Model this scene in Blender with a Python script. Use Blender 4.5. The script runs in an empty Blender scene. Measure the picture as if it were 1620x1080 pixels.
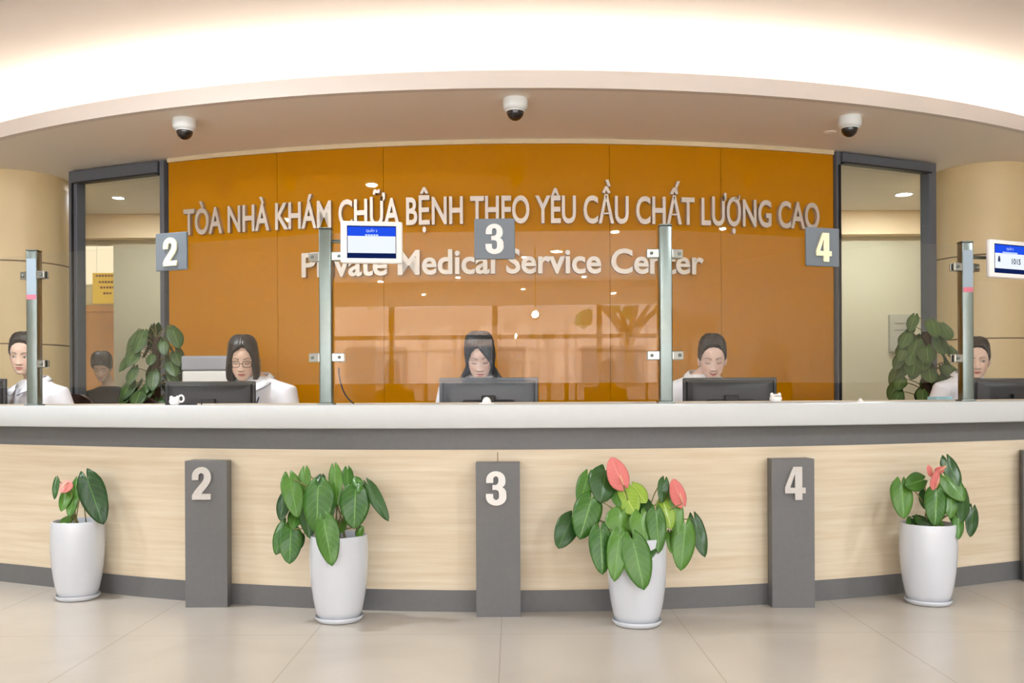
import bpy, bmesh, math, random
from mathutils import Vector, Matrix
random.seed(7)
PI = math.pi
SC = bpy.context.scene
COL = SC.collection
V = Vector

# ------------------------------------------------------------------ camera model (1620 x 1080)
FPX, CAMH, HOR, ROLL = 1450.0, 0.97, 630.0, 0.0049
def at(px, py, d):
    """world point seen at photo pixel (px, py) at distance d in front of the camera plane"""
    dx, dy = px - 810.0, py - HOR
    ux, uy = dx - ROLL * dy, dy + ROLL * dx
    return V((ux / FPX * d, d, CAMH - uy / FPX * d))
def px_size(n, d):
    return n / FPX * d

# ------------------------------------------------------------------ object helpers
ROOTM = {}
def tag(o, label=None, cat=None, group=None, kind=None):
    if label: o['label'] = label
    if cat: o['category'] = cat
    if group: o['group'] = group
    if kind: o['kind'] = kind
    return o
def thing(name, label, cat, loc=(0, 0, 0), rz=0.0, group=None):
    o = bpy.data.objects.new(name, None)
    o.empty_display_size = 0.1
    COL.objects.link(o)
    o.location = loc
    o.rotation_euler = (0, 0, rz)
    ROOTM[o.name] = Matrix.Translation(V(loc)) @ Matrix.Rotation(rz, 4, 'Z')
    return tag(o, label, cat, group)
def put(name, me, mat=None, parent=None, world=False, smooth=None, label=None):
    """link mesh (or bmesh); world=True: its coordinates are world ones, turn them into the parent's"""
    if isinstance(me, bmesh.types.BMesh):
        bm = me
        me = bpy.data.meshes.new(name)
        bm.to_mesh(me); bm.free()
    me.name = name
    if mat is not None:
        me.materials.clear()
        for m in (mat if isinstance(mat, (list, tuple)) else [mat]):
            me.materials.append(m)
    o = bpy.data.objects.new(name, me)
    COL.objects.link(o)
    if parent is not None:
        o.parent = parent
        ROOTM[o.name] = ROOTM.get(parent.name, Matrix.Identity(4))
        if world:
            me.transform(ROOTM.get(parent.name, Matrix.Identity(4)).inverted())
    if smooth is not None:
        if smooth is True:
            for p in me.polygons: p.use_smooth = True
        else:
            me.shade_smooth() if hasattr(me, 'shade_smooth') else None
            try:
                me.set_sharp_from_angle(angle=math.radians(smooth))
            except Exception:
                pass
    if label: o['label'] = label
    return o
def single(name, me, mat, label, cat, loc=None, rz=0.0, group=None, smooth=None):
    """a thing of one mesh; mesh in local coordinates when loc is given"""
    o = put(name, me, mat, smooth=smooth)
    if loc is not None:
        o.location = loc
        o.rotation_euler = (0, 0, rz)
        ROOTM[o.name] = Matrix.Translation(V(loc)) @ Matrix.Rotation(rz, 4, 'Z')
    return tag(o, label, cat, group)
def struct(name, me, mat, parent=None, smooth=None):
    o = put(name, me, mat, parent, smooth=smooth)
    if parent is None: o['kind'] = 'structure'
    return o

# ------------------------------------------------------------------ shapes (all add to a bmesh)
def BM(): return bmesh.new()
def box(bm, c, s, rot=None, bev=0.0, seg=2):
    g = bmesh.ops.create_cube(bm, size=1.0)
    vs = g['verts']
    M = Matrix.Translation(V(c)) @ (rot.to_4x4() if rot is not None else Matrix.Identity(4)) @ Matrix.Diagonal((s[0], s[1], s[2], 1))
    bmesh.ops.transform(bm, matrix=M, verts=vs)
    if bev > 0:
        es = list({e for v in vs for e in v.link_edges})
        bmesh.ops.bevel(bm, geom=es, offset=bev, segments=seg, profile=0.5, affect='EDGES')
    return bm
def loft(bm, rings, cap=True):
    """rings: list of equal-length closed loops of points"""
    R = [[bm.verts.new(p) for p in r] for r in rings]
    n = len(R[0])
    for a, b in zip(R, R[1:]):
        for i in range(n):
            j = (i + 1) % n
            try: bm.faces.new((a[i], a[j], b[j], b[i]))
            except ValueError: pass
    if cap:
        try: bm.faces.new(list(reversed(R[0])))
        except ValueError: pass
        try: bm.faces.new(R[-1])
        except ValueError: pass
    return bm
def lathe(bm, prof, n=32, c=(0, 0, 0), cap=True):
    c = V(c)
    rings = [[c + V((max(r, 1e-4) * math.cos(2*PI*i/n), max(r, 1e-4) * math.sin(2*PI*i/n), z)) for i in range(n)] for r, z in prof]
    return loft(bm, rings, cap)
def tube(bm, pts, rad, n=10, cap=True, round_end=False):
    pts = [V(p) for p in pts]
    if not isinstance(rad, (list, tuple)): rad = [rad] * len(pts)
    rad = list(rad)
    if round_end:
        a = (pts[0] - pts[1]).normalized(); b = (pts[-1] - pts[-2]).normalized()
        r0, r1 = rad[0], rad[-1]
        pts = [pts[0] + a * r0 * .95, pts[0] + a * r0 * .7] + pts + [pts[-1] + b * r1 * .7, pts[-1] + b * r1 * .95]
        rad = [r0 * .3, r0 * .72] + rad + [r1 * .72, r1 * .3]
    rings = []
    up = None
    for i, p in enumerate(pts):
        t = (pts[min(i+1, len(pts)-1)] - pts[max(i-1, 0)]).normalized()
        if up is None:
            up = V((0, 0, 1)) if abs(t.z) < .9 else V((0, 1, 0))
        x = t.cross(up)
        if x.length < 1e-5: x = t.cross(V((1, 0, 0)))
        x.normalize(); y = x.cross(t).normalized(); up = y
        rings.append([p + (x * math.cos(2*PI*k/n) + y * math.sin(2*PI*k/n)) * rad[i] for k in range(n)])
    loft(bm, rings, cap)
    return bm
def ball(bm, c, r, s=(1, 1, 1), u=16, v=10):
    g = bmesh.ops.create_uvsphere(bm, u_segments=u, v_segments=v, radius=r)
    bmesh.ops.transform(bm, matrix=Matrix.Translation(V(c)) @ Matrix.Diagonal((s[0], s[1], s[2], 1)), verts=g['verts'])
    return bm
def bez(a, b, c, n=8):
    a, b, c = V(a), V(b), V(c)
    return [a*(1-t)**2 + b*2*t*(1-t) + c*t*t for t in [i/n for i in range(n+1)]]
def arcpt(A, a, dr=0.0, z=0.0):
    """point on arc A = (cx, cy, R[, at]); beyond the angle at the line runs on straight"""
    cx, cy, R = A[:3]
    if len(A) > 3 and abs(a) > A[3]:
        s = math.copysign(1, a); m = s * A[3]
        k = R * math.tan(abs(a) - A[3]) * s
        return V((cx + (R + dr) * math.sin(m) + k * math.cos(m), cy - (R + dr) * math.cos(m) + k * math.sin(m), z))
    return V((cx + (R + dr) * math.sin(a), cy - (R + dr) * math.cos(a), z))
def arc_x(A, x, dr=0.0):
    """angle at which the arc has world x"""
    return math.asin(max(-1, min(1, (x - A[0]) / (A[2] + dr))))
def arc_band(bm, A, r0, r1, z0, z1, a0, a1, n=64):
    """prism between radii R+r0 (far) and R+r1 (near the viewer)"""
    rings = []
    for i in range(n + 1):
        a = a0 + (a1 - a0) * i / n
        rings.append([arcpt(A, a, r0, z0), arcpt(A, a, r1, z0), arcpt(A, a, r1, z1), arcpt(A, a, r0, z1)])
    loft(bm, rings)
    bmesh.ops.recalc_face_normals(bm, faces=bm.faces)
    return bm
def arc_hit(A, px, dr=0.0):
    """angle where the vertical plane through photo column px (on the horizon) meets the arc"""
    k = (px - 810.0) / FPX
    lo, hi = -.95, .95
    for _ in range(50):
        m = (lo + hi) / 2; p = arcpt(A, m, dr)
        if p.x / p.y < k: lo = m
        else: hi = m
    return (lo + hi) / 2
def text_mesh(body, size=1.0, offset=0.0, extrude=0.0, bevel=0.0):
    cu = bpy.data.curves.new('glyphs', 'FONT')
    cu.body = body; cu.size = size; cu.offset = offset; cu.extrude = extrude; cu.bevel_depth = bevel
    cu.resolution_u = 4
    o = bpy.data.objects.new('glyphs', cu)
    COL.objects.link(o)
    dg = bpy.context.evaluated_depsgraph_get(); dg.update()
    me = bpy.data.meshes.new_from_object(o.evaluated_get(dg))
    bpy.data.objects.remove(o); bpy.data.curves.remove(cu)
    return me
def earc(cx, cy, rx, ry, a0, a1, n=12):
    return [(cx + rx*math.cos(math.radians(a0 + (a1 - a0)*i/n)), cy + ry*math.sin(math.radians(a0 + (a1 - a0)*i/n))) for i in range(n + 1)]
BOLD_NUM = {
    '2': [[(0, .60)] + earc(.29, .71, .29, .29, 180, 0) + [(.575, .62), (.55, .53), (.49, .43), (.40, .32), (.33, .24), (.29, .18), (.57, .18), (.57, 0), (0, 0), (0, .13), (.07, .25), (.19, .40), (.31, .54), (.355, .62), (.37, .70)] + earc(.285, .72, .085, .095, 0, 180, 8) + [(.20, .60)]],
    '3': [[(0, .66)] + earc(.28, .75, .28, .25, 180, 0) + [(.56, .67), (.535, .59), (.47, .535), (.54, .48), (.58, .40)] + earc(.29, .25, .30, .25, 8, -180) + [(-.01, .34), (.20, .34)] + earc(.285, .25, .085, .09, 180, 360, 8) + [(.37, .36), (.35, .43), (.29, .46), (.18, .46), (.18, .60), (.28, .60), (.335, .635), (.355, .70)] + earc(.28, .77, .075, .085, 0, 180, 8) + [(.205, .66)]],
    '4': [[(.25, 1), (.52, 1), (.52, .37), (.62, .37), (.62, .20), (.52, .20), (.52, 0), (.30, 0), (.30, .20), (0, .20), (0, .38)], [(.30, .37), (.15, .37), (.30, .78)]],
}
def bold_numeral(ch, ext):
    cu = bpy.data.curves.new('numeral', 'CURVE'); cu.dimensions = '2D'; cu.fill_mode = 'BOTH'; cu.extrude = ext/2
    for loop in BOLD_NUM[ch]:
        sp = cu.splines.new('POLY'); sp.points.add(len(loop) - 1); sp.use_cyclic_u = True
        for p, (x, y) in zip(sp.points, loop): p.co = (x, y, 0, 1)
    o = bpy.data.objects.new('numeral', cu); COL.objects.link(o)
    dg = bpy.context.evaluated_depsgraph_get(); dg.update()
    me = bpy.data.meshes.new_from_object(o.evaluated_get(dg))
    bpy.data.objects.remove(o); bpy.data.curves.remove(cu)
    return me
def extent(me):
    xs = [v.co.x for v in me.vertices]; ys = [v.co.y for v in me.vertices]; zs = [v.co.z for v in me.vertices]
    return min(xs), max(xs), min(ys), max(ys), min(zs), max(zs)

# ------------------------------------------------------------------ materials
MATS = {}
def srgb(r, g, b):
    def f(c):
        c /= 255.0
        return c / 12.92 if c <= .04045 else ((c + .055) / 1.055) ** 2.4
    return (f(r), f(g), f(b), 1.0)
def mat(name, rgb, rough=.5, metal=0.0, spec=.5, coat=0.0, emit=None, estr=0.0, noise=None, bump=0.0, bscale=60):
    """principled; noise = (scale, amount) slight tone variation"""
    m = bpy.data.materials.new(name); m.use_nodes = True
    nt = m.node_tree; b = nt.nodes['Principled BSDF']
    c = srgb(*rgb) if max(rgb) > 1.0 else (*rgb, 1.0)
    b.inputs['Base Color'].default_value = c
    b.inputs['Roughness'].default_value = rough
    b.inputs['Metallic'].default_value = metal
    b.inputs['Specular IOR Level'].default_value = spec
    b.inputs['Coat Weight'].default_value = coat
    if emit:
        b.inputs['Emission Color'].default_value = srgb(*emit); b.inputs['Emission Strength'].default_value = estr
    if noise or bump:
        tc = nt.nodes.new('ShaderNodeTexCoord')
        nz = nt.nodes.new('ShaderNodeTexNoise'); nz.inputs['Scale'].default_value = noise[0] if noise else bscale
        nz.inputs['Detail'].default_value = 4
        nt.links.new(tc.outputs['Object'], nz.inputs['Vector'])
        if noise:
            r = nt.nodes.new('ShaderNodeValToRGB')
            k = noise[1]
            r.color_ramp.elements[0].position = .3; r.color_ramp.elements[1].position = .7
            r.color_ramp.elements[0].color = (c[0]*(1-k), c[1]*(1-k), c[2]*(1-k), 1)
            r.color_ramp.elements[1].color = (min(1, c[0]*(1+k)), min(1, c[1]*(1+k)), min(1, c[2]*(1+k)), 1)
            nt.links.new(nz.outputs['Fac'], r.inputs['Fac']); nt.links.new(r.outputs['Color'], b.inputs['Base Color'])
        if bump:
            bp = nt.nodes.new('ShaderNodeBump'); bp.inputs['Strength'].default_value = bump; bp.inputs['Distance'].default_value = .01
            nt.links.new(nz.outputs['Fac'], bp.inputs['Height']); nt.links.new(bp.outputs['Normal'], b.inputs['Normal'])
    MATS[name] = m
    return m
def node_mat(name):
    m = bpy.data.materials.new(name); m.use_nodes = True
    nt = m.node_tree
    return m, nt, nt.nodes['Principled BSDF'], (lambda t, **kw: _n(nt, t, **kw)), nt.links.new
def _n(nt, t, **kw):
    n = nt.nodes.new(t)
    for k, v in kw.items():
        if k in n.inputs: n.inputs[k].default_value = v
        else: setattr(n, k, v)
    return n
def emission(name, rgb, strength):
    m = bpy.data.materials.new(name); m.use_nodes = True
    nt = m.node_tree; nt.nodes.clear()
    e = nt.nodes.new('ShaderNodeEmission'); o = nt.nodes.new('ShaderNodeOutputMaterial')
    e.inputs['Color'].default_value = srgb(*rgb); e.inputs['Strength'].default_value = strength
    nt.links.new(e.outputs[0], o.inputs[0])
    return m
def thin_glass(name, tint, base=.05, edge=.7):
    m = bpy.data.materials.new(name); m.use_nodes = True
    nt = m.node_tree; nt.nodes.clear(); L = nt.links.new
    t = _n(nt, 'ShaderNodeBsdfTransparent', Color=(*tint, 1)); g = _n(nt, 'ShaderNodeBsdfGlossy', Roughness=0.0, Color=(1, 1, 1, 1))
    lw = _n(nt, 'ShaderNodeLayerWeight', Blend=.5)
    p = _n(nt, 'ShaderNodeMath', operation='POWER'); p.inputs[1].default_value = 4.0
    ma = _n(nt, 'ShaderNodeMath', operation='MULTIPLY_ADD'); ma.inputs[1].default_value = edge; ma.inputs[2].default_value = base
    mx = nt.nodes.new('ShaderNodeMixShader'); o = nt.nodes.new('ShaderNodeOutputMaterial')
    L(lw.outputs['Facing'], p.inputs[0]); L(p.outputs[0], ma.inputs[0]); L(ma.outputs[0], mx.inputs[0])
    L(t.outputs[0], mx.inputs[1]); L(g.outputs[0], mx.inputs[2]); L(mx.outputs[0], o.inputs[0])
    return m

M_white_paint = mat('ceiling_paint', (232, 222, 212), .7, noise=(1.2, .01))
M_soffit = mat('soffit_paint', (250, 240, 228), .65, noise=(1.0, .01))
M_lip = mat('fascia_paint', (228, 218, 210), .6)
M_cove = mat('cove_paint', (245, 238, 228), .7)
M_slab = mat('white_solid_surface', (200, 204, 205), .28, spec=.5, noise=(30, .008))
M_edge = mat('beige_edge', (205, 192, 172), .4)
M_grey = mat('grey_laminate', (103, 104, 105), .42, noise=(40, .04))
M_num_plaque = mat('plaque_grey', (108, 116, 124), .4)
M_brushed = mat('brushed_silver', (196, 194, 189), .5, metal=.3, noise=(80, .04))
M_letter = mat('letter_silver', (206, 194, 180), .42, metal=.5, noise=(9, .04))
M_white_num = mat('white_acrylic', (226, 225, 222), .4)
M_cream_num = mat('cream_acrylic', (246, 240, 200), .4)
M_pot = mat('white_glaze', (203, 208, 216), .16, coat=.4, noise=(6, .01))
M_soil = mat('soil', (70, 58, 44), .95, noise=(50, .4), bump=.8)
M_stem = mat('stem_green', (120, 112, 62), .5)
M_monitor = mat('black_plastic', (38, 38, 40), .38, noise=(60, .06))
M_monitor_g = mat('dark_grey_plastic', (82, 86, 92), .35, noise=(60, .05))
M_dark = mat('dark_plastic', (30, 28, 27), .45)
M_frame = mat('window_frame_grey', (96, 100, 108), .42)
M_column = mat('column_cladding', (226, 202, 154), .38, noise=(2, .02))
M_joint = mat('joint_shadow_gap', (120, 98, 70), .7)
M_wallbeige = mat('wall_paint_beige', (222, 214, 202), .65, noise=(1.5, .015))
M_wallback = mat('wall_paint_back', (205, 194, 166), .6, noise=(1.5, .015))
M_camwhite = mat('camera_white', (236, 238, 236), .35)
M_dome = mat('smoked_dome', (34, 24, 20), .06, spec=.8)
M_print_w = mat('printer_white', (226, 222, 218), .45)
M_print_g = mat('printer_grey', (150, 150, 156), .45)
M_desk = mat('desk_laminate', (206, 188, 160), .4)
M_chair = mat('chair_dark', (58, 36, 28), .5)
M_coat = mat('white_cotton', (238, 238, 244), .85, bump=.15, bscale=180)
M_piping = mat('navy_piping', (60, 66, 92), .8)
M_black_top = mat('black_fabric', (38, 35, 34), .85)
M_trouser = mat('trousers', (45, 48, 60), .85)
M_shoe = mat('shoe', (30, 28, 28), .5)
M_white_plastic = mat('white_plastic', (246, 243, 240), .35)
M_blue_box = mat('pale_blue_card', (168, 214, 226), .6)
M_screen_white = emission('screen_white', (238, 244, 250), .66)
M_screen_blue = emission('screen_blue', (36, 82, 232), .66)
M_screen_navy = emission('screen_navy', (18, 34, 84), .66)
M_screen_text = emission('screen_text', (205, 225, 255), .66)
M_screen_dark = emission('screen_dark_text', (52, 66, 92), .66)
M_display = mat('display_white', (246, 243, 240), .35)
M_yellow = mat('yellow_card', (240, 204, 66), .6)
M_redtext = mat('sign_print', (132, 74, 20), .6)
M_door = mat('door_wood', (170, 118, 58), .5, noise=(4, .1))
M_earring = mat('pearl', (240, 236, 230), .2)
M_specs = mat('spectacle_black', (18, 16, 18), .3)
M_switch = mat('panel_grey', (178, 172, 156), .5)
M_switch_l = mat('panel_lines', (140, 134, 120), .5)
M_planter = mat('planter_brown', (58, 44, 34), .5)
M_stake = mat('moss_pole', (70, 52, 34), .95, bump=.6)
M_cable = mat('cable_black', (34, 26, 22), .5)
M_pinkreflection = mat('pink_reflection', (206, 110, 130), .5)  # lower tint of the reflection painted on the outer posts
M_glass = thin_glass('screen_glass', (.985, .995, .985), .03, .6)
M_pane = thin_glass('window_glass', (.97, .985, .97), .05, .7)
M_led = emission('cove_led', (255, 243, 232), 28.0)
M_lamp = emission('downlight', (250, 246, 240), 24.0)
M_hotlamp = emission('spot_lamp', (255, 248, 236), 400.0)
M_corridor_glow = emission('corridor_glow', (255, 232, 196), .75)  # glow added in place of the lit corridor ceiling and wall

# brushed steel for the posts (soft bands along the height come from real reflections)
M_steel = mat('brushed_steel', (128, 138, 134), .28, metal=1.0, noise=(30, .03))
M_chrome = mat('clamp_chrome', (190, 196, 194), .15, metal=1.0)

# light oak front with horizontal grain
M_oak, nt, b, N, L = node_mat('light_oak_laminate')
tc = N('ShaderNodeTexCoord'); mp = N('ShaderNodeMapping'); mp.inputs['Scale'].default_value = (1.1, 1.1, 26)
n1 = N('ShaderNodeTexNoise', Scale=1.6, Detail=6, Roughness=.6)
mp2 = N('ShaderNodeMapping'); mp2.inputs['Scale'].default_value = (.5, .5, 5)
n2 = N('ShaderNodeTexNoise', Scale=1.5, Detail=3)
r1 = N('ShaderNodeValToRGB'); r1.color_ramp.elements[0].color = srgb(209, 193, 165); r1.color_ramp.elements[1].color = srgb(223, 212, 190)
r1.color_ramp.elements[0].position = .32; r1.color_ramp.elements[1].position = .66
mx = N('ShaderNodeMix', data_type='RGBA', blend_type='MULTIPLY'); mx.inputs[0].default_value = .5
r2 = N('ShaderNodeValToRGB'); r2.color_ramp.elements[0].color = (.90, .86, .80, 1); r2.color_ramp.elements[1].color = (1, 1, 1, 1)
r2.color_ramp.elements[0].position = .35; r2.color_ramp.elements[1].position = .6
L(tc.outputs['Object'], mp.inputs[0]); L(mp.outputs[0], n1.inputs['Vector']); L(n1.outputs['Fac'], r1.inputs[0])
L(tc.outputs['Object'], mp2.inputs[0]); L(mp2.outputs[0], n2.inputs['Vector']); L(n2.outputs['Fac'], r2.inputs[0])
L(r1.outputs[0], mx.inputs[6]); L(r2.outputs[0], mx.inputs[7]); L(mx.outputs[2], b.inputs['Base Color'])
b.inputs['Roughness'].default_value = .4

# polished floor tiles
M_floor, nt, b, N, L = node_mat('floor_tile')
tc = N('ShaderNodeTexCoord'); sx = N('ShaderNodeSeparateXYZ'); L(tc.outputs['Object'], sx.inputs[0])
def tile_line(sock, off, size, w):
    a = N('ShaderNodeMath', operation='ADD'); a.inputs[1].default_value = off
    m = N('ShaderNodeMath', operation='FLOORED_MODULO'); m.inputs[1].default_value = size
    s = N('ShaderNodeMath', operation='SUBTRACT'); s.inputs[1].default_value = size / 2
    ab = N('ShaderNodeMath', operation='ABSOLUTE'); g = N('ShaderNodeMath', operation='LESS_THAN'); g.inputs[1].default_value = w
    L(sock, a.inputs[0]); L(a.outputs[0], m.inputs[0]); L(m.outputs[0], s.inputs[0]); L(s.outputs[0], ab.inputs[0]); L(ab.outputs[0], g.inputs[0])
    return g.outputs[0]
lx = tile_line(sx.outputs['X'], .05 + .3875, .775, .0022)
ly = tile_line(sx.outputs['Y'], .1, 1.55, .0018)
mxl = N('ShaderNodeMath', operation='MAXIMUM'); L(lx, mxl.inputs[0]); L(ly, mxl.inputs[1])
nz = N('ShaderNodeTexNoise', Scale=1.3, Detail=5, Distortion=.6)
L(tc.outputs['Object'], nz.inputs['Vector'])
rp = N('ShaderNodeValToRGB'); rp.color_ramp.elements[0].color = srgb(180, 171, 160); rp.color_ramp.elements[1].color = srgb(193, 185, 174)
rp.color_ramp.elements[0].position = .3; rp.color_ramp.elements[1].position = .7
L(nz.outputs['Fac'], rp.inputs[0])
mc = N('ShaderNodeMix', data_type='RGBA'); L(mxl.outputs[0], mc.inputs[0]); L(rp.outputs[0], mc.inputs[6]); mc.inputs[7].default_value = srgb(166, 156, 144)
L(mc.outputs[2], b.inputs['Base Color']); b.inputs['Roughness'].default_value = .22

# back-painted orange glass
M_orange = mat('orange_glass', (192, 126, 0), .5, spec=.0, coat=1.0)
M_orange.node_tree.nodes['Principled BSDF'].inputs['Coat Roughness'].default_value = .012
M_orange.node_tree.nodes['Principled BSDF'].inputs['Coat IOR'].default_value = 1.40

# leaves: midrib and side veins from the leaf's own UV map
def leaf_mat(name, c0, c1, vein, rough=.32):
    m, nt, b, N, L = node_mat(name)
    uv = N('ShaderNodeUVMap'); s = N('ShaderNodeSeparateXYZ'); L(uv.outputs[0], s.inputs[0])
    av = N('ShaderNodeMath', operation='ABSOLUTE'); L(s.outputs['Y'], av.inputs[0])
    mid = N('ShaderNodeMath', operation='LESS_THAN'); mid.inputs[1].default_value = .045; L(av.outputs[0], mid.inputs[0])
    k = N('ShaderNodeMath', operation='MULTIPLY_ADD'); k.inputs[1].default_value = -.28; L(av.outputs[0], k.inputs[0]); L(s.outputs['X'], k.inputs[2])
    k2 = N('ShaderNodeMath', operation='MULTIPLY'); k2.inputs[1].default_value = 7.5; L(k.outputs[0], k2.inputs[0])
    fr = N('ShaderNodeMath', operation='FRACT'); L(k2.outputs[0], fr.inputs[0])
    vn = N('ShaderNodeMath', operation='LESS_THAN'); vn.inputs[1].default_value = .1; L(fr.outputs[0], vn.inputs[0])
    hv = N('ShaderNodeMath', operation='MULTIPLY'); hv.inputs[1].default_value = .45; L(vn.outputs[0], hv.inputs[0])
    mm = N('ShaderNodeMath', operation='MAXIMUM'); L(mid.outputs[0], mm.inputs[0]); L(hv.outputs[0], mm.inputs[1])
    tc = N('ShaderNodeTexCoord'); nz = N('ShaderNodeTexNoise', Scale=14, Detail=3); L(tc.outputs['Object'], nz.inputs['Vector'])
    oi = N('ShaderNodeObjectInfo')
    ad = N('ShaderNodeMath', operation='MULTIPLY_ADD'); ad.inputs[1].default_value = .5; L(oi.outputs['Random'], ad.inputs[0])
    hf = N('ShaderNodeMath', operation='MULTIPLY'); hf.inputs[1].default_value = .5; L(nz.outputs['Fac'], hf.inputs[0]); L(hf.outputs[0], ad.inputs[2])
    rp = N('ShaderNodeValToRGB'); rp.color_ramp.elements[0].color = srgb(*c0); rp.color_ramp.elements[1].color = srgb(*c1)
    rp.color_ramp.elements[0].position = .2; rp.color_ramp.elements[1].position = .8
    L(ad.outputs[0], rp.inputs[0])
    mx = N('ShaderNodeMix', data_type='RGBA'); L(mm.outputs[0], mx.inputs[0]); L(rp.outputs[0], mx.inputs[6]); mx.inputs[7].default_value = srgb(*vein)
    L(mx.outputs[2], b.inputs['Base Color']); b.inputs['Roughness'].default_value = rough
    return m
M_leaf = leaf_mat('anthurium_leaf', (40, 88, 24), (86, 132, 46), (102, 146, 66))
M_leaf_d = leaf_mat('anthurium_leaf_dark', (26, 60, 22), (48, 90, 34), (66, 108, 48))
M_leaf_y = leaf_mat('anthurium_leaf_young', (118, 156, 44), (152, 180, 72), (172, 194, 98))
M_pothos = leaf_mat('climber_leaf', (36, 66, 28), (84, 114, 48), (112, 136, 70), .4)
M_spathe = leaf_mat('pink_spathe', (214, 108, 110), (230, 142, 136), (234, 156, 148), .35)
M_spadix = mat('spadix', (238, 176, 150), .5)

# skin: colours of lips, brows, eyes come from the mesh's own colour attribute
M_skin, nt, b, N, L = node_mat('skin')
ca = N('ShaderNodeVertexColor', layer_name='skin_tone'); L(ca.outputs['Color'], b.inputs['Base Color'])
b.inputs['Roughness'].default_value = .5; b.inputs['Specular IOR Level'].default_value = .3
def hair_mat(name, c0, c1):
    m, nt, b, N, L = node_mat(name)
    tc = N('ShaderNodeTexCoord'); mp = N('ShaderNodeMapping'); mp.inputs['Scale'].default_value = (60, 60, 6)
    nz = N('ShaderNodeTexNoise', Scale=4, Detail=4); L(tc.outputs['Object'], mp.inputs[0]); L(mp.outputs[0], nz.inputs['Vector'])
    rp = N('ShaderNodeValToRGB'); rp.color_ramp.elements[0].color = srgb(*c0); rp.color_ramp.elements[1].color = srgb(*c1)
    rp.color_ramp.elements[0].position = .35; rp.color_ramp.elements[1].position = .7
    L(nz.outputs['Fac'], rp.inputs[0]); L(rp.outputs[0], b.inputs['Base Color']); b.inputs['Roughness'].default_value = .36
    return m
M_hair_brown = hair_mat('hair_dark_brown', (18, 12, 10), (46, 33, 27))
M_hair_black = hair_mat('hair_black', (10, 11, 13), (34, 40, 42))
LOBBY_W, BACK_W, SKY, EXPO = 36.0, 15.0, 13.5, 0.68
# ================================================================== SETTING
KICK = (0.05, 9.265, 5.098, .42)        # counter front arc
LIP = (0.03, 12.77, 7.255)         # soffit edge arc
WALL = (0.099, 14.665, 8.052)      # orange wall arc
SOF, CEIL, CTOP = 2.84, 3.2, 0.945

# floor
bm = BM(); box(bm, (0, 2.5, -.05), (19, 24, .1)); struct('floor', bm, M_floor)
# upper ceiling
bm = BM(); box(bm, (0, 1.2, CEIL + .05), (19, 21, .1)); struct('ceiling', bm, M_white_paint)
# soffit: slab between the curved edge and the back of the staff area
bm = BM()
rings = []
for i in range(81):
    a = -1.16 + 2.32 * i / 80
    p = arcpt(LIP, a, -.01); q = V((p.x * 1.25, 12.0, 0))
    rings.append([V((p.x, p.y, SOF)), V((p.x, p.y, SOF + .02)), V((q.x, q.y, SOF + .02)), V((q.x, q.y, SOF))])
loft(bm, rings); bmesh.ops.recalc_face_normals(bm, faces=bm.faces)
struct('ceiling_soffit', bm, M_soffit)
bm = BM(); arc_band(bm, LIP, -.045, 0, SOF - .002, 2.945, -1.16, 1.16, 96); struct('trim_1', bm, M_lip, smooth=30)
bm = BM(); arc_band(bm, LIP, -.80, -.76, SOF + .02, CEIL, -1.16, 1.16, 96); struct('wall_cove', bm, M_cove, smooth=30)
# LED strip lying in the cove behind the soffit edge
led = thing('cove_light', 'warm white light strip glowing behind the curved soffit edge', 'light', arcpt(LIP, 0, -.30, SOF + .02))
bm = BM(); arc_band(bm, LIP, -.36, -.24, SOF + .022, SOF + .03, -1.1, 1.1, 96); put('mounting_channel', bm, M_cove, led, world=True)
bm = BM(); arc_band(bm, LIP, -.33, -.27, SOF + .03, SOF + .045, -1.1, 1.1, 96); put('light_strip', bm, M_led, led, world=True)

# orange glass wall of five panels, small joints between them
aL, aR = arc_hit(WALL, 268), arc_hit(WALL, 1320)
bm = BM()
cuts = [268, 440, 608, 966, 1142, 1320]
for p0, p1 in zip(cuts, cuts[1:]):
    arc_band(bm, WALL, -.06, 0, 0, 2.805, arc_hit(WALL, p0) + .0002, arc_hit(WALL, p1) - .0002, 24)
struct('wall_back', bm, M_orange, smooth=30)
bm = BM(); arc_band(bm, WALL, -.12, -.07, 0, SOF, aL, aR, 48); struct('wall_back_core', bm, M_wallback)
bm = BM(); arc_band(bm, WALL, -.05, .012, 2.806, SOF - .001, aL, aR, 60); struct('trim_2', bm, mat('reveal_beige', (226, 206, 168), .6), smooth=30)

# glazed side windows: grey frame, clear pane
def window(n, A, B, wl, wr, wt):
    A, B = V(A), V(B)
    t = (B - A); Lg = t.length; rz = math.atan2(t.y, t.x)
    root = bpy.data.objects.new('window_%d' % n, None); COL.objects.link(root); root.location = A; root.rotation_euler = (0, 0, rz)
    root['kind'] = 'structure'
    ROOTM[root.name] = Matrix.Translation(A) @ Matrix.Rotation(rz, 4, 'Z')
    H = SOF - .012
    bm = BM()
    box(bm, (wl/2, 0, H/2), (wl, .09, H), bev=.004); box(bm, (Lg - wr/2, 0, H/2), (wr, .09, H), bev=.004)
    box(bm, (Lg/2, 0, H - wt/2), (Lg - wl - wr, .088, wt), bev=.004); box(bm, (Lg/2, 0, .05), (Lg - wl - wr, .088, .1), bev=.004)
    put('window_frame', bm, M_frame, root)
    bm = BM(); box(bm, (wl * .55, -.035, H/2), (.012, .05, H - .2)); box(bm, (Lg/2, -.035, H - wt - .006), (Lg - wl - wr, .05, .012))
    put('glazing_bead', bm, M_dark, root)
    bm = BM(); box(bm, ((wl + Lg - wr)/2, .01, (H - wt + .1)/2), (Lg - wl - wr, .008, H - wt - .1)); put('pane', bm, M_pane, root)
wl0 = at(117, HOR, 7.48); wl1 = at(267, HOR, 7.13)
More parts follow.
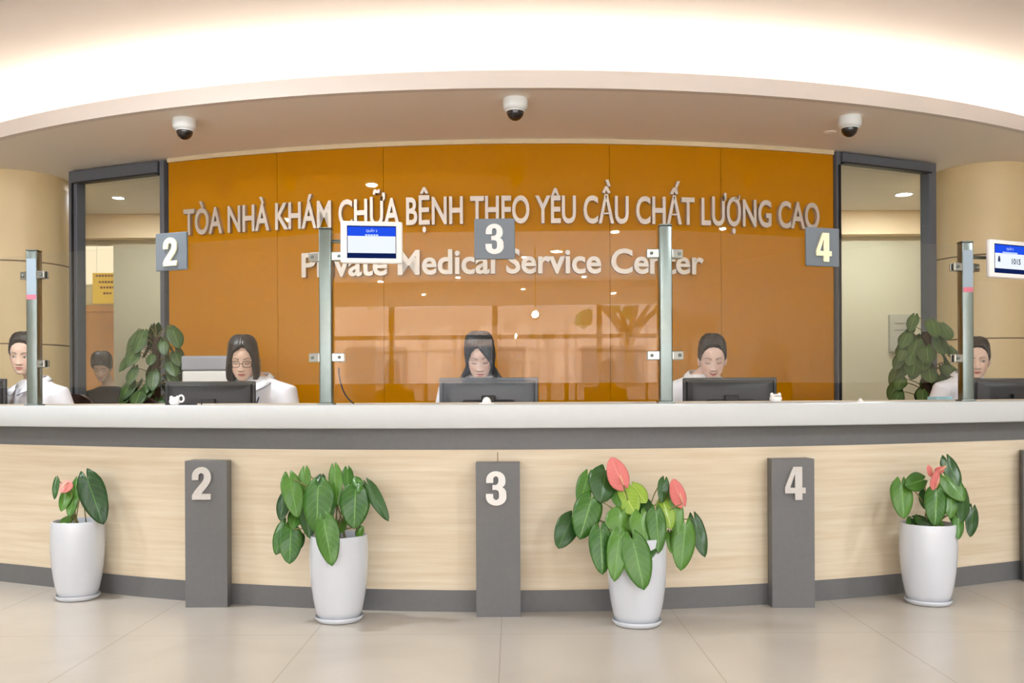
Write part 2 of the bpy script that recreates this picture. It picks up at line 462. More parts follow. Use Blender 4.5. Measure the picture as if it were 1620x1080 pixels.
window(1, (wl0.x, 7.48, 0), (wl1.x, 7.13, 0), .088, .04, .095)
wr0 = at(1319, HOR, 6.98); wr1 = at(1476, HOR, 7.36)
window(2, (wr0.x, 6.98, 0), (wr1.x, 7.36, 0), .04, .08, .075)

# big round columns
def column(px, d, r):
    c = at(px, HOR, d)
    o = bpy.data.objects.new('column', None); COL.objects.link(o); o.location = (c.x, c.y, 0); o['kind'] = 'structure'
    ROOTM[o.name] = Matrix.Translation(V((c.x, c.y, 0)))
    bm = BM()
    prof = [(r, 0)]
    for zj in (.72, 1.43, 2.10):
        prof += [(r, zj - .006), (r - .006, zj - .005), (r - .006, zj + .005), (r, zj + .006)]
    prof += [(r, 2.74)]
    lathe(bm, prof, 72); put('column_cladding', bm, M_column, o, smooth=30)
    bm = BM(); lathe(bm, [(r - .03, 2.74), (r - .03, SOF)], 72); put('column_collar', bm, M_column, o, smooth=30)
    bm = BM()
    for zj in (.72, 1.43, 2.10): lathe(bm, [(r - .0055, zj - .005), (r - .0055, zj + .005)], 72, cap=False)
    put('joint_line', bm, M_joint, o, smooth=30)
column(33, 7.76, .41)
column(1553, 7.68, .41)

# walls beyond the columns, and the room behind the glazing
def wall_seg(name, A, B, z0, z1, m, th=.1):
    A, B = V((*A, 0)), V((*B, 0)); t = B - A; c = (A + B) / 2
    bm = BM(); box(bm, (c.x, c.y, (z0 + z1)/2), (t.length, th, z1 - z0), Matrix.Rotation(math.atan2(t.y, t.x), 3, 'Z'))
    return struct(name, bm, m)
wall_seg('wall_left_return', (-9.2, 8.4), (-4.3, 7.95), 0, SOF, M_wallbeige)
wall_seg('wall_right_return', (4.25, 7.9), (9.2, 8.4), 0, SOF, M_wallbeige)
YB = 9.4
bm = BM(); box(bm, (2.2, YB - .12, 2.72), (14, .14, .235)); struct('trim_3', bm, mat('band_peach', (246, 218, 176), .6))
wall_seg('wall_back_room', (-4.06, YB), (9.2, YB), 0, SOF, M_wallback)
wall_seg('wall_back_room_side', (-9.2, YB), (-4.8, YB), 0, SOF, M_wallback)
wall_seg('wall_back_room_header', (-4.8, YB), (-4.06, YB), 2.56, SOF, M_wallback)
wall_seg('wall_corridor_end', (-7.2, 11.2), (-3.2, 11.2), 0, SOF, M_wallback)
wall_seg('wall_corridor_side', (-4.06, YB + .05), (-4.06, 11.15), 0, SOF, M_wallback, .08)
# wooden corridor door in the end wall
dr = bpy.data.objects.new('door_1', None); COL.objects.link(dr); dr.location = (-5.0, 11.1, 0); dr['kind'] = 'structure'
ROOTM[dr.name] = Matrix.Translation(V((-5.0, 11.1, 0)))
bm = BM(); box(bm, (-.1, 0, 1.02), (.62, .05, 2.04), bev=.004); put('door_leaf', bm, M_door, dr)
bm = BM(); box(bm, (-.45, -.01, 1.05), (.08, .09, 2.1)); box(bm, (.25, -.01, 1.05), (.08, .09, 2.1)); box(bm, (-.1, -.01, 2.08), (.78, .09, .08)); put('door_frame', bm, M_door, dr)
bm = BM(); tube(bm, [(.16, -.03, 1.0), (.16, -.08, 1.0), (.06, -.08, 1.0)], .01); put('door_handle', bm, M_chrome, dr)

# lobby around the camera: side walls and the glazed street front behind
wall_seg('wall_left', (-9.2, -9.2), (-9.2, 12), 0, CEIL, M_wallbeige)
wall_seg('wall_right', (9.2, -9.2), (9.2, 12), 0, CEIL, M_wallbeige)
bm = BM(); box(bm, (0, -9.1, .15), (18.4, .2, .3)); box(bm, (0, -9.1, 3.0), (18.4, .2, .5))
box(bm, (-8.6, -9.1, 1.5), (1.2, .2, 3)); box(bm, (8.6, -9.1, 1.5), (1.2, .2, 3)); struct('wall_front', bm, M_wallbeige)
bm = BM()
for k in range(8): box(bm, (-7 + k*2, -9.1, 1.53), (.1, .14, 2.46))
box(bm, (0, -9.1, 2.15), (16, .14, .08)); struct('window_3', bm, M_frame)

# ================================================================== COUNTER
ctr = thing('reception_counter', 'long curved reception counter with white top, dark grey band and light wood front', 'reception counter', (0.05, 4.4, 0))
A0, A1 = -.96, .94
def cpart(name, r0, r1, z0, z1, m, lab=None, n=96, bev=0):
    bm = BM(); arc_band(bm, KICK, r0, r1, z0, z1, A0, A1, n)
    return put(name, bm, m, ctr, world=True, smooth=30, label=lab)
bm = BM()
rings = []
for i in range(121):
    a = A0 + (A1 - A0) * i / 120
    prof = [(-.22, .835), (.055, .835), (.064, .838), (.067, .845), (.067, .935), (.064, .942), (.055, CTOP), (-.22, CTOP)]
    rings.append([arcpt(KICK, a, r, z) for r, z in prof])
loft(bm, rings); bmesh.ops.recalc_face_normals(bm, faces=bm.faces)
put('countertop', bm, M_slab, ctr, world=True, smooth=30, label='thick white countertop')
cpart('back_edge', -.235, -.22, .84, CTOP + .007, M_edge, 'thin beige edge along the back of the top')
cpart('fascia_band', -.05, -.004, .737, .835, M_grey, 'dark grey band under the white top')
cpart('front_panel', -.05, 0, .098, .737, M_oak, 'light oak front')
cpart('kickboard', -.05, .004, 0, .098, M_grey, 'grey kickboard')
cpart('inner_panel', -.075, -.052, .0, .835, M_desk)
bm = BM(); arc_band(bm, KICK, -.80, -.078, .69, .72, A0, A1, 96); put('work_surface', bm, M_desk, ctr, world=True, smooth=30)
bm = BM()
for pxj in (787,):
    a = arc_hit(KICK, pxj); p = arcpt(KICK, a, .0005, .416); box(bm, p, (.003, .003, .62))
put('panel_joint', bm, M_joint, ctr, world=True)

# numbered pillars on the counter front
def numeral(ch, h, off=.05, ext=.5, xs=.8):
    me = bold_numeral(ch, ext)
    x0, x1, y0, y1, z0, z1 = extent(me)
    s = h / (y1 - y0)
    me.transform(Matrix.Diagonal((s * xs, s, 1, 1)) @ Matrix.Translation(V((-(x0 + x1)/2, -(y0 + y1)/2, -z0))))
    return me
def stand_up(me, p, rz=0.0):
    """text mesh (x right, y up, z out) put upright at p, facing the viewer"""
    B = Matrix(((1, 0, 0, 0), (0, 0, -1, 0), (0, 1, 0, 0), (0, 0, 0, 1)))
    me.transform(Matrix.Translation(V(p)) @ Matrix.Rotation(rz, 4, 'Z') @ B)
    return me
def pillar(ch, px, z1, npx, npy, label, nlab, w=.196):
    a = arc_hit(KICK, px, .098); p = arcpt(KICK, a, .098)
    t = thing('counter_pillar', label, 'pillar', (p.x, p.y, 0), 0, 'grey numbered pillars on the counter front')
    bk = [arcpt(KICK, arc_x(KICK, p.x + s, .006), .006) for s in (-w/2, 0, w/2)]          # the back follows the counter front
    sec = [V((-w/2, 0, 0)), V((w/2, 0, 0))] + [V((q_.x - p.x, q_.y - p.y, 0)) for q_ in reversed(bk)]
    bm = BM(); loft(bm, [[v + V((0, 0, z)) for v in sec] for z in (.0, z1)]); bmesh.ops.recalc_face_normals(bm, faces=bm.faces)
    put('pillar_body', bm, M_grey, t)
    if ch:
        q = at(npx, npy, p.y - .002)
        me = numeral(ch, .152, .055, .014, 1.0); stand_up(me, (q.x - p.x, -.001, q.z)); put('numeral', me, M_brushed if ch != '3' else M_white_num, t, label=nlab)
    return t
pillar('2', 325, .685, 320, 764, 'grey pillar with a silver 2 on the counter front', 'silver numeral 2')
pillar('3', 787, .685, 785, 772, 'grey pillar with a silver 3 on the counter front', 'silver numeral 3')
pillar('4', 1254, .685, 1257, 764, 'grey pillar with a silver 4 on the counter front', 'silver numeral 4')
pillar(None, 1648, .685, 0, 0, 'grey pillar cut off by the right edge of the photo', None)

# ================================================================== GLASS SCREEN
PR = -.095                          # posts stand this far behind the kick arc... measured on the top
POSTS = {}
def post(px, key, label, ang=None):
    a = arc_hit(KICK, px, .067 + PR) if ang is None else ang; p = arcpt(KICK, a, .067 + PR)
    t = thing('screen_post', label, 'post', (p.x, p.y, CTOP), 0, 'steel posts of the glass screen')
    POSTS[key] = p
    Hh = 1.762 - CTOP
    bm = BM(); box(bm, (0, 0, Hh/2 + .002), (.058, .058, Hh - .004), bev=.006, seg=3); put('post_tube', bm, M_steel, t, smooth=40)
    bm = BM(); box(bm, (0, 0, .004), (.075, .075, .008), bev=.002); put('base_plate', bm, M_steel, t)
    bm = BM(); box(bm, (0, 0, Hh + .003), (.06, .06, .006), bev=.002); put('post_cap', bm, M_steel, t)
    return t
P_far_l = post(0, 'fl', 'steel screen post beyond the left edge of the photo', -.90)
P_l = post(55, 'l', 'leftmost steel screen post in view, before the woman at the left edge')
P_cl = post(517, 'cl', 'steel screen post carrying the display beside plaque 3')
P_cr = post(1053, 'cr', 'steel screen post left of the woman with the low ponytail')
P_r = post(1528, 'r', 'rightmost steel screen post, carrying the display that reads 1015')
P_far_r = post(0, 'fr', 'steel screen post beyond the right edge of the photo', .88)
def pane(k0, k1, label):
    a, b_ = POSTS[k0].copy(), POSTS[k1].copy(); a.z = b_.z = 0
    t = (b_ - a).normalized(); rz = math.atan2(t.y, t.x); c = (a + b_)/2
    Lg = (b_ - a).length - .075
    o = bpy.data.objects.new('glass_panel', None)
    bm = BM(); box(bm, (0, 0, (1.745 - 1.04)/2), (Lg, .01, 1.745 - 1.04), bev=.0015, seg=1)
    g = single('glass_panel', bm, M_glass, label, 'glass panel', (c.x, c.y, 1.04), rz, 'clear glass panels of the counter screen')
    # steel clamps holding the pane, two at each end: parts of the posts they are bolted to
    for k, p, sg in ((k0, a, 1), (k1, b_, -1)):
        root = {'fl': P_far_l, 'l': P_l, 'cl': P_cl, 'cr': P_cr, 'r': P_r, 'fr': P_far_r}[k]
        for z in ((1.165, 1.635) if 'f' not in k0 + k1 else (1.635,)):
            q = p + t * sg * .056
            R3 = Matrix.Rotation(rz, 3, 'Z')
            nrm = R3 @ V((0, -1, 0))
            bm = BM()
            box(bm, V((q.x, q.y, z)) + nrm * .013, (.058, .012, .042), R3, bev=.004)
            box(bm, V((q.x, q.y, z)) - nrm * .013, (.058, .012, .042), R3, bev=.004)
            cl = put('glass_clamp', bm, M_chrome, root, world=True)
            bm = BM(); ball(bm, V((q.x, q.y, z)) + t * sg * .008 + nrm * .02, .008); s_ = put('clamp_screw', bm, M_steel, cl)
            s_.data.transform(ROOTM[root.name].inverted())
    return g, rz
pane('fl', 'l', 'clear glass panel at the far left, past the leftmost post')
G2, rz2 = pane('l', 'cl', 'clear glass panel carrying the plaque with number 2')
G3, rz3 = pane('cl', 'cr', 'clear glass panel in the middle carrying the plaque with number 3')
G4, rz4 = pane('cr', 'r', 'clear glass panel carrying the plaque with number 4')
pane('r', 'fr', 'clear glass panel at the far right, past the rightmost post')

def on_pane(px, k0, k1, off):
    a, b_ = POSTS[k0], POSTS[k1]
    k = (px - 810)/FPX
    # k*y = x on the line a + s (b-a)
    d = b_ - a
    s = (k*a.y - a.x) / (d.x - k*d.y)
    p = a + d*s; t = V((d.x, d.y, 0)).normalized()
    return V((p.x, p.y, 0)) + V((t.y, -t.x, 0)) * off
def plaque(ch, px, py, k0, k1, rz, m, label, xoff=0.0):
    p = on_pane(px, k0, k1, .014); q = at(px, py, p.y)
    t = thing('number_plaque', label, 'plaque', (p.x, p.y, q.z), rz, 'grey number plaques on the glass screen')
    S = .188
    bm = BM(); box(bm, (0, 0, 0), (S, .014, S), bev=.004); put('plaque_plate', bm, M_num_plaque, t)
    me = numeral(ch, .140, .06, .008, 1.0); stand_up(me, (xoff, -.008, -.002)); put('numeral', me, m, t, label=('white' if ch == '3' else 'cream') + ' numeral ' + ch)
plaque('2', 276, 398, 'l', 'cl', rz2, M_cream_num, 'grey square plaque with a cream 2 on the glass screen')
plaque('3', 784, 378, 'cl', 'cr', rz3, M_white_num, 'grey square plaque with a white 3 on the glass screen')
plaque('4', 1299, 391, 'cr', 'r', rz4, M_cream_num, 'grey square plaque with a cream 4 on the glass screen')

# queue displays
def put_flat(t, name, x0, x1, z0, z1, y, m, par=None):
    bm = BM(); box(bm, ((x0 + x1)/2, y, (z0 + z1)/2), (x1 - x0, .002, z1 - z0))
    return put(name, bm, m, par or t)
def label_text(t, name, body, h, x, z, y, m, bold=.02, xs=1.0, par=None):
    me = text_mesh(body, 1.0, bold, 0, 0); x0, x1, y0, y1, _, _ = extent(me)
    s = h / (y1 - y0); me.transform(Matrix.Diagonal((s*xs, s, 1, 1)) @ Matrix.Translation(V((-(x0+x1)/2, -(y0+y1)/2, 0))))
    stand_up(me, (x, y, z))
    return put(name, me, m, par or t)
def display(px, py, d, rz, head, num, label, root_p):
    q = at(px, py, d)
    t = thing('queue_display', label, 'display', q, rz, 'white queue displays on the screen posts')
    W, Hh = .285, .196
    bm = BM(); box(bm, (0, .014, 0), (W, .03, Hh), bev=.01, seg=3); put('display_case', bm, M_display, t, smooth=40)
    w, h = W*.385, Hh*.37
    s = put_flat(t, 'display_screen', -w - .003, w + .003, -h - .002, h + .003, -.001, M_screen_navy)
    put_flat(t, 'screen_body', -w, w, -h*.7, h*.38, -.0022, M_screen_white, s)
    put_flat(t, 'screen_header', -w, w, h*.38, h*.97, -.0022, M_screen_blue, s)
    label_text(t, 'screen_heading', head, .019, 0, h*.74, -.0036, M_screen_text, .01, .95, s)
    # the second heading line is too blurred to read in the photo: short white strokes
    bm = BM()
    n = 5 if num is None else 9
    for i in range(n):
        bm2 = box(bm, ((i - (n-1)/2)*.0125, -.0036, h*.44), (.010, .001, .007))
    put('blurred_heading', bm, M_screen_text, s)
    if num:
        label_text(t, 'queue_number', num, .03, w*.42, -h*.15, -.0036, M_screen_dark, .025, .95, s)
        bm = BM()
        box(bm, (-w*.74, -.0036, -h*.1), (.016, .001, .02)); box(bm, (-w*.74, -.0036, h*.1), (.010, .001, .010)); put('screen_icon', bm, M_screen_dark, s)
    # arm to the post
    a = V((root_p.x, root_p.y, q.z + .01)); bm = BM()
    Mi = ROOTM[t.name].inverted()
    tube(bm, [Mi @ a, Mi @ V((q.x, q.y + .03, q.z + .01))], .009, 8); put('mounting_arm', bm, M_steel, t)
display(588, 383, POSTS['cl'].y - .03, math.radians(7), 'QUẦY 3', None, 'white queue display with blank white screen beside plaque 3', POSTS['cl'])
display(1597, 410, POSTS['r'].y + .02, math.radians(24), 'QUẦY 5', '1015', 'white queue display reading 1015 at the right edge', POSTS['r'])
# reflections on the two outer post heads, painted as flat pale blue and pink patches
for key, root in (('l', P_l), ('r', P_r)):
    p = POSTS[key]
    bm = BM(); box(bm, (0, -.0295, .68), (.05, .0015, .19)); put('post_reflection', bm, mat('pale_blue_reflection', (150, 166, 178), .4), root, label='pale blue painted reflection')
    bm = BM(); box(bm, (0, -.0297, .572), (.05, .0015, .024)); put('post_reflection', bm, M_pinkreflection, root, label='pink painted reflection')
# cable hanging from the display to the top
p = POSTS['cl']
bm = BM(); tube(bm, bez(V((p.x + .045, p.y + .06, 1.12)), V((p.x + .05, p.y + .06, .99)), V((p.x + .115, p.y + .07, CTOP + .004)), 12), .0035, 8)
single('cable', bm, M_cable, 'thin dark cable curling down to the counter beside the display post', 'cable', smooth=True)

# ================================================================== WALL SIGNS
def sign(body, px0, px1, zb, cap, bold, label, xs_gap=0.0):
    a0, a1 = arc_hit(WALL, px0), arc_hit(WALL, px1)
    R = WALL[2] + .012
    total = (a1 - a0) * R
    ref = text_mesh('HH', 1.0, bold, .02)
    wHH = extent(ref)[1] - extent(ref)[0]; capu = extent(text_mesh('H', 1.0, 0, .02)); ch = capu[3] - capu[2]
    hx0 = extent(ref)[0]
    s = cap / ch
    glyphs = []; x = 0.0
    for c in body:
        if c == ' ':
            x += .27; continue
        ex = extent(text_mesh('H' + c + 'H', 1.0, bold, .02)); adv = (ex[1] - ex[0]) - wHH
        me = text_mesh(c, 1.0, bold, .06)
        glyphs.append((c, x, me)); x += adv
    g0 = extent(glyphs[0][2]); gl = extent(glyphs[-1][2])
    start = glyphs[0][1] + g0[0]; end = glyphs[-1][1] + gl[1]
    kx = total / (end - start)
    am = (a0 + a1) / 2; base = arcpt((WALL[0], WALL[1], R), am, 0, zb)
    t = thing('wall_sign', label, 'sign', base)
    for c, gx, me in glyphs:
        e = extent(me); mid = (e[0] + e[1])/2
        a = a0 + (gx + mid - start) * kx / R
        p = arcpt((WALL[0], WALL[1], R), a, 0, zb)
        X = V((math.cos(a), math.sin(a), 0)); Z = V((math.sin(a), -math.cos(a), 0)); Y = V((0, 0, 1))
        me.transform(Matrix.Diagonal((kx, s, .35, 1)) @ Matrix.Translation(V((-mid, 0, 0))))
        M = Matrix(((X.x, Y.x, Z.x, p.x), (X.y, Y.y, Z.y, p.y), (X.z, Y.z, Z.z, p.z), (0, 0, 0, 1)))
        me.transform(M)
        put('letter', me, M_letter, t, world=True)
sign('TÒA NHÀ KHÁM CHỮA BỆNH THEO YÊU CẦU CHẤT LƯỢNG CAO', 296, 1294, 2.232, .188, .020, 'raised silver letters of the Vietnamese hospital name on the orange wall')
sign('Private Medical Service Center', 481, 1112, 1.872, .168, .022, 'raised silver letters reading Private Medical Service Center on the orange wall')

# ================================================================== CEILING THINGS
def dome(px, py, label):
    d = (SOF - CAMH) * FPX / (HOR - py - ROLL*(px - 810)); p = at(px, py, d)
    t = thing('dome_camera', label, 'security camera', (p.x, p.y, SOF), 0, 'white dome cameras under the soffit')
    bm = BM(); lathe(bm, [(.074, 0), (.078, -.012), (.077, -.05), (.07, -.068), (.056, -.074)], 36); bmesh.ops.recalc_face_normals(bm, faces=bm.faces)
    put('camera_base', bm, M_camwhite, t, smooth=50)
    bm = BM(); lathe(bm, [(.054, -.072)] + [(.054*math.cos(k*PI/20), -.076 - .058*math.sin(k*PI/20)) for k in range(10)] + [(.004, -.134)], 36)
    bmesh.ops.recalc_face_normals(bm, faces=bm.faces); put('camera_dome', bm, M_dome, t, smooth=60)
    bm = BM(); lathe(bm, [(.057, -.070), (.0585, -.075), (.055, -.08)], 36, cap=False); put('dome_ring', bm, M_camwhite, t, smooth=60)
dome(292, 189, 'white dome camera on the soffit at the left, above window and sign start')
dome(815, 157, 'white dome camera in the middle of the soffit')
dome(1344, 185, 'white dome camera on the soffit at the right, beside a small detector')
p = at(1313, 209, (SOF - CAMH)*FPX/(HOR - 209 - ROLL*503))
bm = BM(); lathe(bm, [(.045, 0), (.045, -.006), (.03, -.012), (.01, -.014)], 24); bmesh.ops.recalc_face_normals(bm, faces=bm.faces)
single('smoke_detector', bm, M_soffit, 'small flat detector on the soffit beside the right dome camera', 'detector', (p.x, p.y, SOF), smooth=40)

def downlight(x, y, z, r, energy, label, grp, color=(.87, .935, 1.0)):
    t = thing('ceiling_downlight', label, 'ceiling light', (x, y, z), 0, grp)
    bm = BM(); lathe(bm, [(r*1.25, 0), (r*1.25, -.006), (r, -.008), (r, -.002)], 32, cap=False); bmesh.ops.recalc_face_normals(bm, faces=bm.faces)
    put('trim_ring', bm, M_camwhite, t, smooth=40)
    bm = BM(); lathe(bm, [(r, -.003), (r, -.005)], 32); bmesh.ops.recalc_face_normals(bm, faces=bm.faces)
    put('lamp_lens', bm, M_lamp, t)
    li = bpy.data.lights.new('downlight_lamp', 'AREA'); li.shape = 'DISK'; li.size = r*2; li.energy = energy; li.color = color
    lo = bpy.data.objects.new('downlight_lamp', li); COL.objects.link(lo); lo.location = (0, 0, -.012); lo.parent = t
    return t
# ================================================================== LAMPS
for (x, y) in ((-2.2, 4.1), (-4.6, 3.2), (2.3, 1.2), (4.6, 2.2), (-4.2, .2), (0.2, -1.2), (-2.2, -3.4), (2.4, -3.4), (5.0, -2.2), (-5.2, -3.2), (0.2, -5.4), (4.2, -5.8), (-4.2, -5.8)):
    downlight(x, y, CEIL, .085, LOBBY_W, 'round recessed downlight in the lobby ceiling', 'lobby downlights')
downlight(3.63, 8.47, SOF, .07, BACK_W, 'round recessed downlight in the room behind the right window', 'back room downlights')
downlight(-3.62, 8.45, SOF, .05, BACK_W*.6, 'round recessed downlight in the room behind the left window', 'back room downlights')
downlight(0.6, 8.4, SOF, .07, BACK_W, 'round recessed downlight behind the orange wall', 'back room downlights')
# track spot far back in the lobby whose reflection glints in the glass
t = thing('spot_lamp', 'small bright spot lamp hanging in the lobby opposite the counter', 'spot lamp', (-.12, -5.0, 2.2))
bm = BM(); tube(bm, [(0, 0, .1), (0, 0, 1.0)], .01); put('suspension_rod', bm, M_dark, t)
bm = BM(); tube(bm, [(0, -.12, 0), (0, .06, 0)], .065, 24); put('lamp_housing', bm, M_dark, t, smooth=40)
bm = BM(); tube(bm, [(0, .061, 0), (0, .066, 0)], .05, 24); put('lamp_lens', bm, M_hotlamp, t)

# glowing panel standing in for the lit end of the back corridor; yellow notice
t = thing('glow_panel', 'bright glowing panel standing in for the lit end of the back corridor', 'glowing panel', (-4.85, 11.12, 2.2))
bm = BM(); box(bm, (0, 0, .42), (1.5, .05, .5)); put('panel_case', bm, M_white_plastic, t)
bm = BM(); box(bm, (0, -.027, .42), (1.46, .004, .46)); put('panel_face', bm, M_corridor_glow, t)
q = at(169, 456, 11.0)
t = thing('notice', 'yellow notice with dark print hanging in the corridor behind the left window', 'notice', (q.x, 11.0, q.z))
bm = BM(); box(bm, (0, 0, 0), (.34, .012, .37), bev=.002); put('notice_board', bm, M_yellow, t)
bm = BM()
rr = random.Random(3)
for j, (z, n) in enumerate(((.15, 8), (.075, 6), (.01, 5), (-.06, 3))):
    for i in range(n): box(bm, ((i - (n-1)/2)*.036 + .01, -.007, z), (.026, .002, .022 + rr.random()*.006))
put('notice_print', bm, M_redtext, t)
bm = BM(); tube(bm, [(-.12, 0, .185), (-.12, 0, SOF - q.z)], .0015, 6); tube(bm, [(.12, 0, .185), (.12, 0, SOF - q.z)], .0015, 6); put('hanging_wire', bm, M_steel, t)

# grey wall panel behind the right window
q = at(1425, 527, YB - .07)
t = thing('wall_panel', 'flat grey electrical panel on the wall behind the right window', 'electrical panel', (q.x, YB - .07, q.z))
bm = BM(); box(bm, (0, 0, 0), (.24, .05, .38), bev=.006); put('panel_box', bm, M_switch, t)
bm = BM()
for z in (.1, .03): box(bm, (0, -.027, z), (.15, .004, .012))
put('panel_slot', bm, M_switch_l, t)
bm = BM(); box(bm, (0, -.027, -.1), (.17, .004, .14), bev=.001); put('panel_door', bm, M_switch, t)

# ================================================================== ON AND BEHIND THE COUNTER
def monitor(px, ptop, d, w, m, label, rz=None, bracket=True):
    q = at(px, ptop, d)
    a = arc_hit(KICK, px)
    t = thing('monitor', label, 'monitor', (q.x, d, .72), a*.25 if rz is None else rz, 'monitors on the counter desk, backs to the lobby')
    top = q.z - .72; h = .29
    zc = top - h/2
    bm = BM(); box(bm, (0, .02, zc), (w, .022, h), bev=.006, seg=3)
    rings = []
    for k, (s, y) in enumerate(((.94, .009), (.90, -.004), (.72, -.018), (.60, -.022))):
        ww, hh = w*s/2, h*(s - .02)/2
        rings.append([V((-ww, y, zc - hh)), V((ww, y, zc - hh)), V((ww, y, zc + hh)), V((-ww, y, zc + hh))])
    loft(bm, rings); put('monitor_case', bm, m, t, smooth=30)
    bm = BM(); box(bm, (0, .0322, zc), (w - .03, .002, h - .03)); put('monitor_screen', bm, M_dark, t)
    bm = BM(); box(bm, (0, -.03, zc - .04), (w*.52, .02, h*.5), bev=.008); put('stand_bracket', bm, M_dark if m is M_monitor else M_monitor, t)
    bm = BM(); box(bm, (0, -.036, top/2 - .03), (.07, .03, top - .12), bev=.006); put('stand_neck', bm, M_dark, t)
    bm = BM(); box(bm, (0, -.02, .008), (.24, .17, .016), bev=.006); put('stand_base', bm, M_dark, t)
monitor(-57, 599, 5.38, .48, M_monitor, 'black monitor cut off at the left edge of the photo', 0)
monitor(332, 603, 4.72, .455, M_monitor, 'black monitor in front of the woman with glasses', .10)
monitor(773, 597, 4.62, .50, M_monitor_g, 'dark grey monitor in front of the woman in the middle')
monitor(1155, 597, 4.68, .475, M_monitor, 'black monitor in front of the woman with the low ponytail', -.06)
monitor(1604, 598, 5.30, .50, M_monitor, 'black monitor cut off at the right edge of the photo', .1)

# small white things on the counter top
def figurine(px, dd, label, ring, w):
    a = arc_hit(KICK, px, dd); p = arcpt(KICK, a, dd, CTOP)
    t = thing('ornament', label, 'ornament', p, 0, 'little white ornaments on the counter top')
    bm = BM(); ball(bm, (0, 0, .018), .03, (w/.06, .8, .75), 20, 12)
    for v in bm.verts:
        if v.co.z < .001: v.co.z = .001
    put('ornament_body', bm, M_white_plastic, t, smooth=True)
    for s in (-1, 1):
        bm = BM(); ball(bm, (s*w*.3, 0, .036), .009, (1, 1, 1.15), 12, 8); put('ornament_ear', bm, M_white_plastic, t, smooth=True)
    if ring:
        bm = BM(); tube(bm, [V((w*.62 + .013*math.cos(k*PI/10), .004, .032 + .016*math.sin(k*PI/10))) for k in range(21)], .0045, 8, cap=False); put('ornament_ring', bm, M_white_plastic, t, smooth=True)
    else:
        bm = BM(); box(bm, (.004, -.0245, .03), (w*.5, .003, .003), bev=.001); put('ornament_groove', bm, M_num_plaque, t)
figurine(276, -.02, 'small white ornament with a ring handle before the monitor of the woman with glasses', True, .05)
figurine(1227, -.02, 'small white eared ornament at the right corner of the monitor right of centre', False, .058)
def knob(px, dd, r, label):
    a = arc_hit(KICK, px, dd); p = arcpt(KICK, a, dd, CTOP)
    t = thing('call_button', label, 'button', p, 0, 'white knobs on the counter top')
    bm = BM(); lathe(bm, [(r*1.7, 0), (r*1.7, .004), (r*1.2, .007)], 24); put('button_base', bm, M_white_plastic, t, smooth=40)
    bm = BM(); lathe(bm, [(r*math.cos(k*PI/16), .006 + r*1.25*math.sin(k*PI/16)) for k in range(8)] + [(.0005, .006 + r*1.25)], 24); put('button_dome', bm, M_white_plastic, t, smooth=True)
knob(770, -.03, .021, 'white domed knob on the counter before the middle monitor')
knob(1361, -.03, .009, 'tiny white knob on the counter near the right window')
a = arc_hit(KICK, 1487, -.30); p = arcpt(KICK, a, -.30, CTOP)
t = thing('tissue_box', 'small pale blue box on the counter below the right plant', 'box', p, .3)
bm = BM(); box(bm, (0, 0, .012), (.11, .07, .024), bev=.003); put('box_body', bm, M_blue_box, t)
bm = BM(); box(bm, (0, 0, .0245), (.06, .025, .002), bev=.0008); put('box_opening', bm, M_white_plastic, t)

# printer on a low cabinet against the orange wall
q = at(338, 562, 6.15)
t = thing('cabinet', 'low beige cabinet under the printer by the orange wall', 'cabinet', (q.x, 6.35, 0))
bm = BM(); box(bm, (0, 0, .45), (.62, .5, .9), bev=.004); put('cabinet_body', bm, M_desk, t)
for s in (-1, 1):
    bm = BM(); box(bm, (s*.153, -.258, .47), (.29, .018, .78), bev=.003); d_ = put('cabinet_door', bm, M_desk, t)
    bm = BM(); box(bm, (s*.04, -.275, .6), (.012, .02, .14), bev=.003); put('handle', bm, M_chrome, d_)
t = thing('printer', 'grey and white office printer behind the woman with glasses', 'printer', (q.x, 6.33, .9))
Hh = q.z - .9
bm = BM(); box(bm, (0, 0, Hh*.36), (.43, .36, Hh*.72), bev=.012, seg=3); put('printer_body', bm, M_print_w, t)
bm = BM(); box(bm, (0, 0, Hh*.86), (.44, .37, Hh*.27), bev=.014, seg=3); put('scanner_lid', bm, M_print_g, t)
bm = BM(); box(bm, (-.02, -.182, Hh*.44), (.09, .006, .016), bev=.001); put('paper_slot', bm, M_dark, t)
bm = BM(); box(bm, (0, -.2, .03), (.3, .06, .02), bev=.004); put('paper_tray', bm, M_print_g, t)

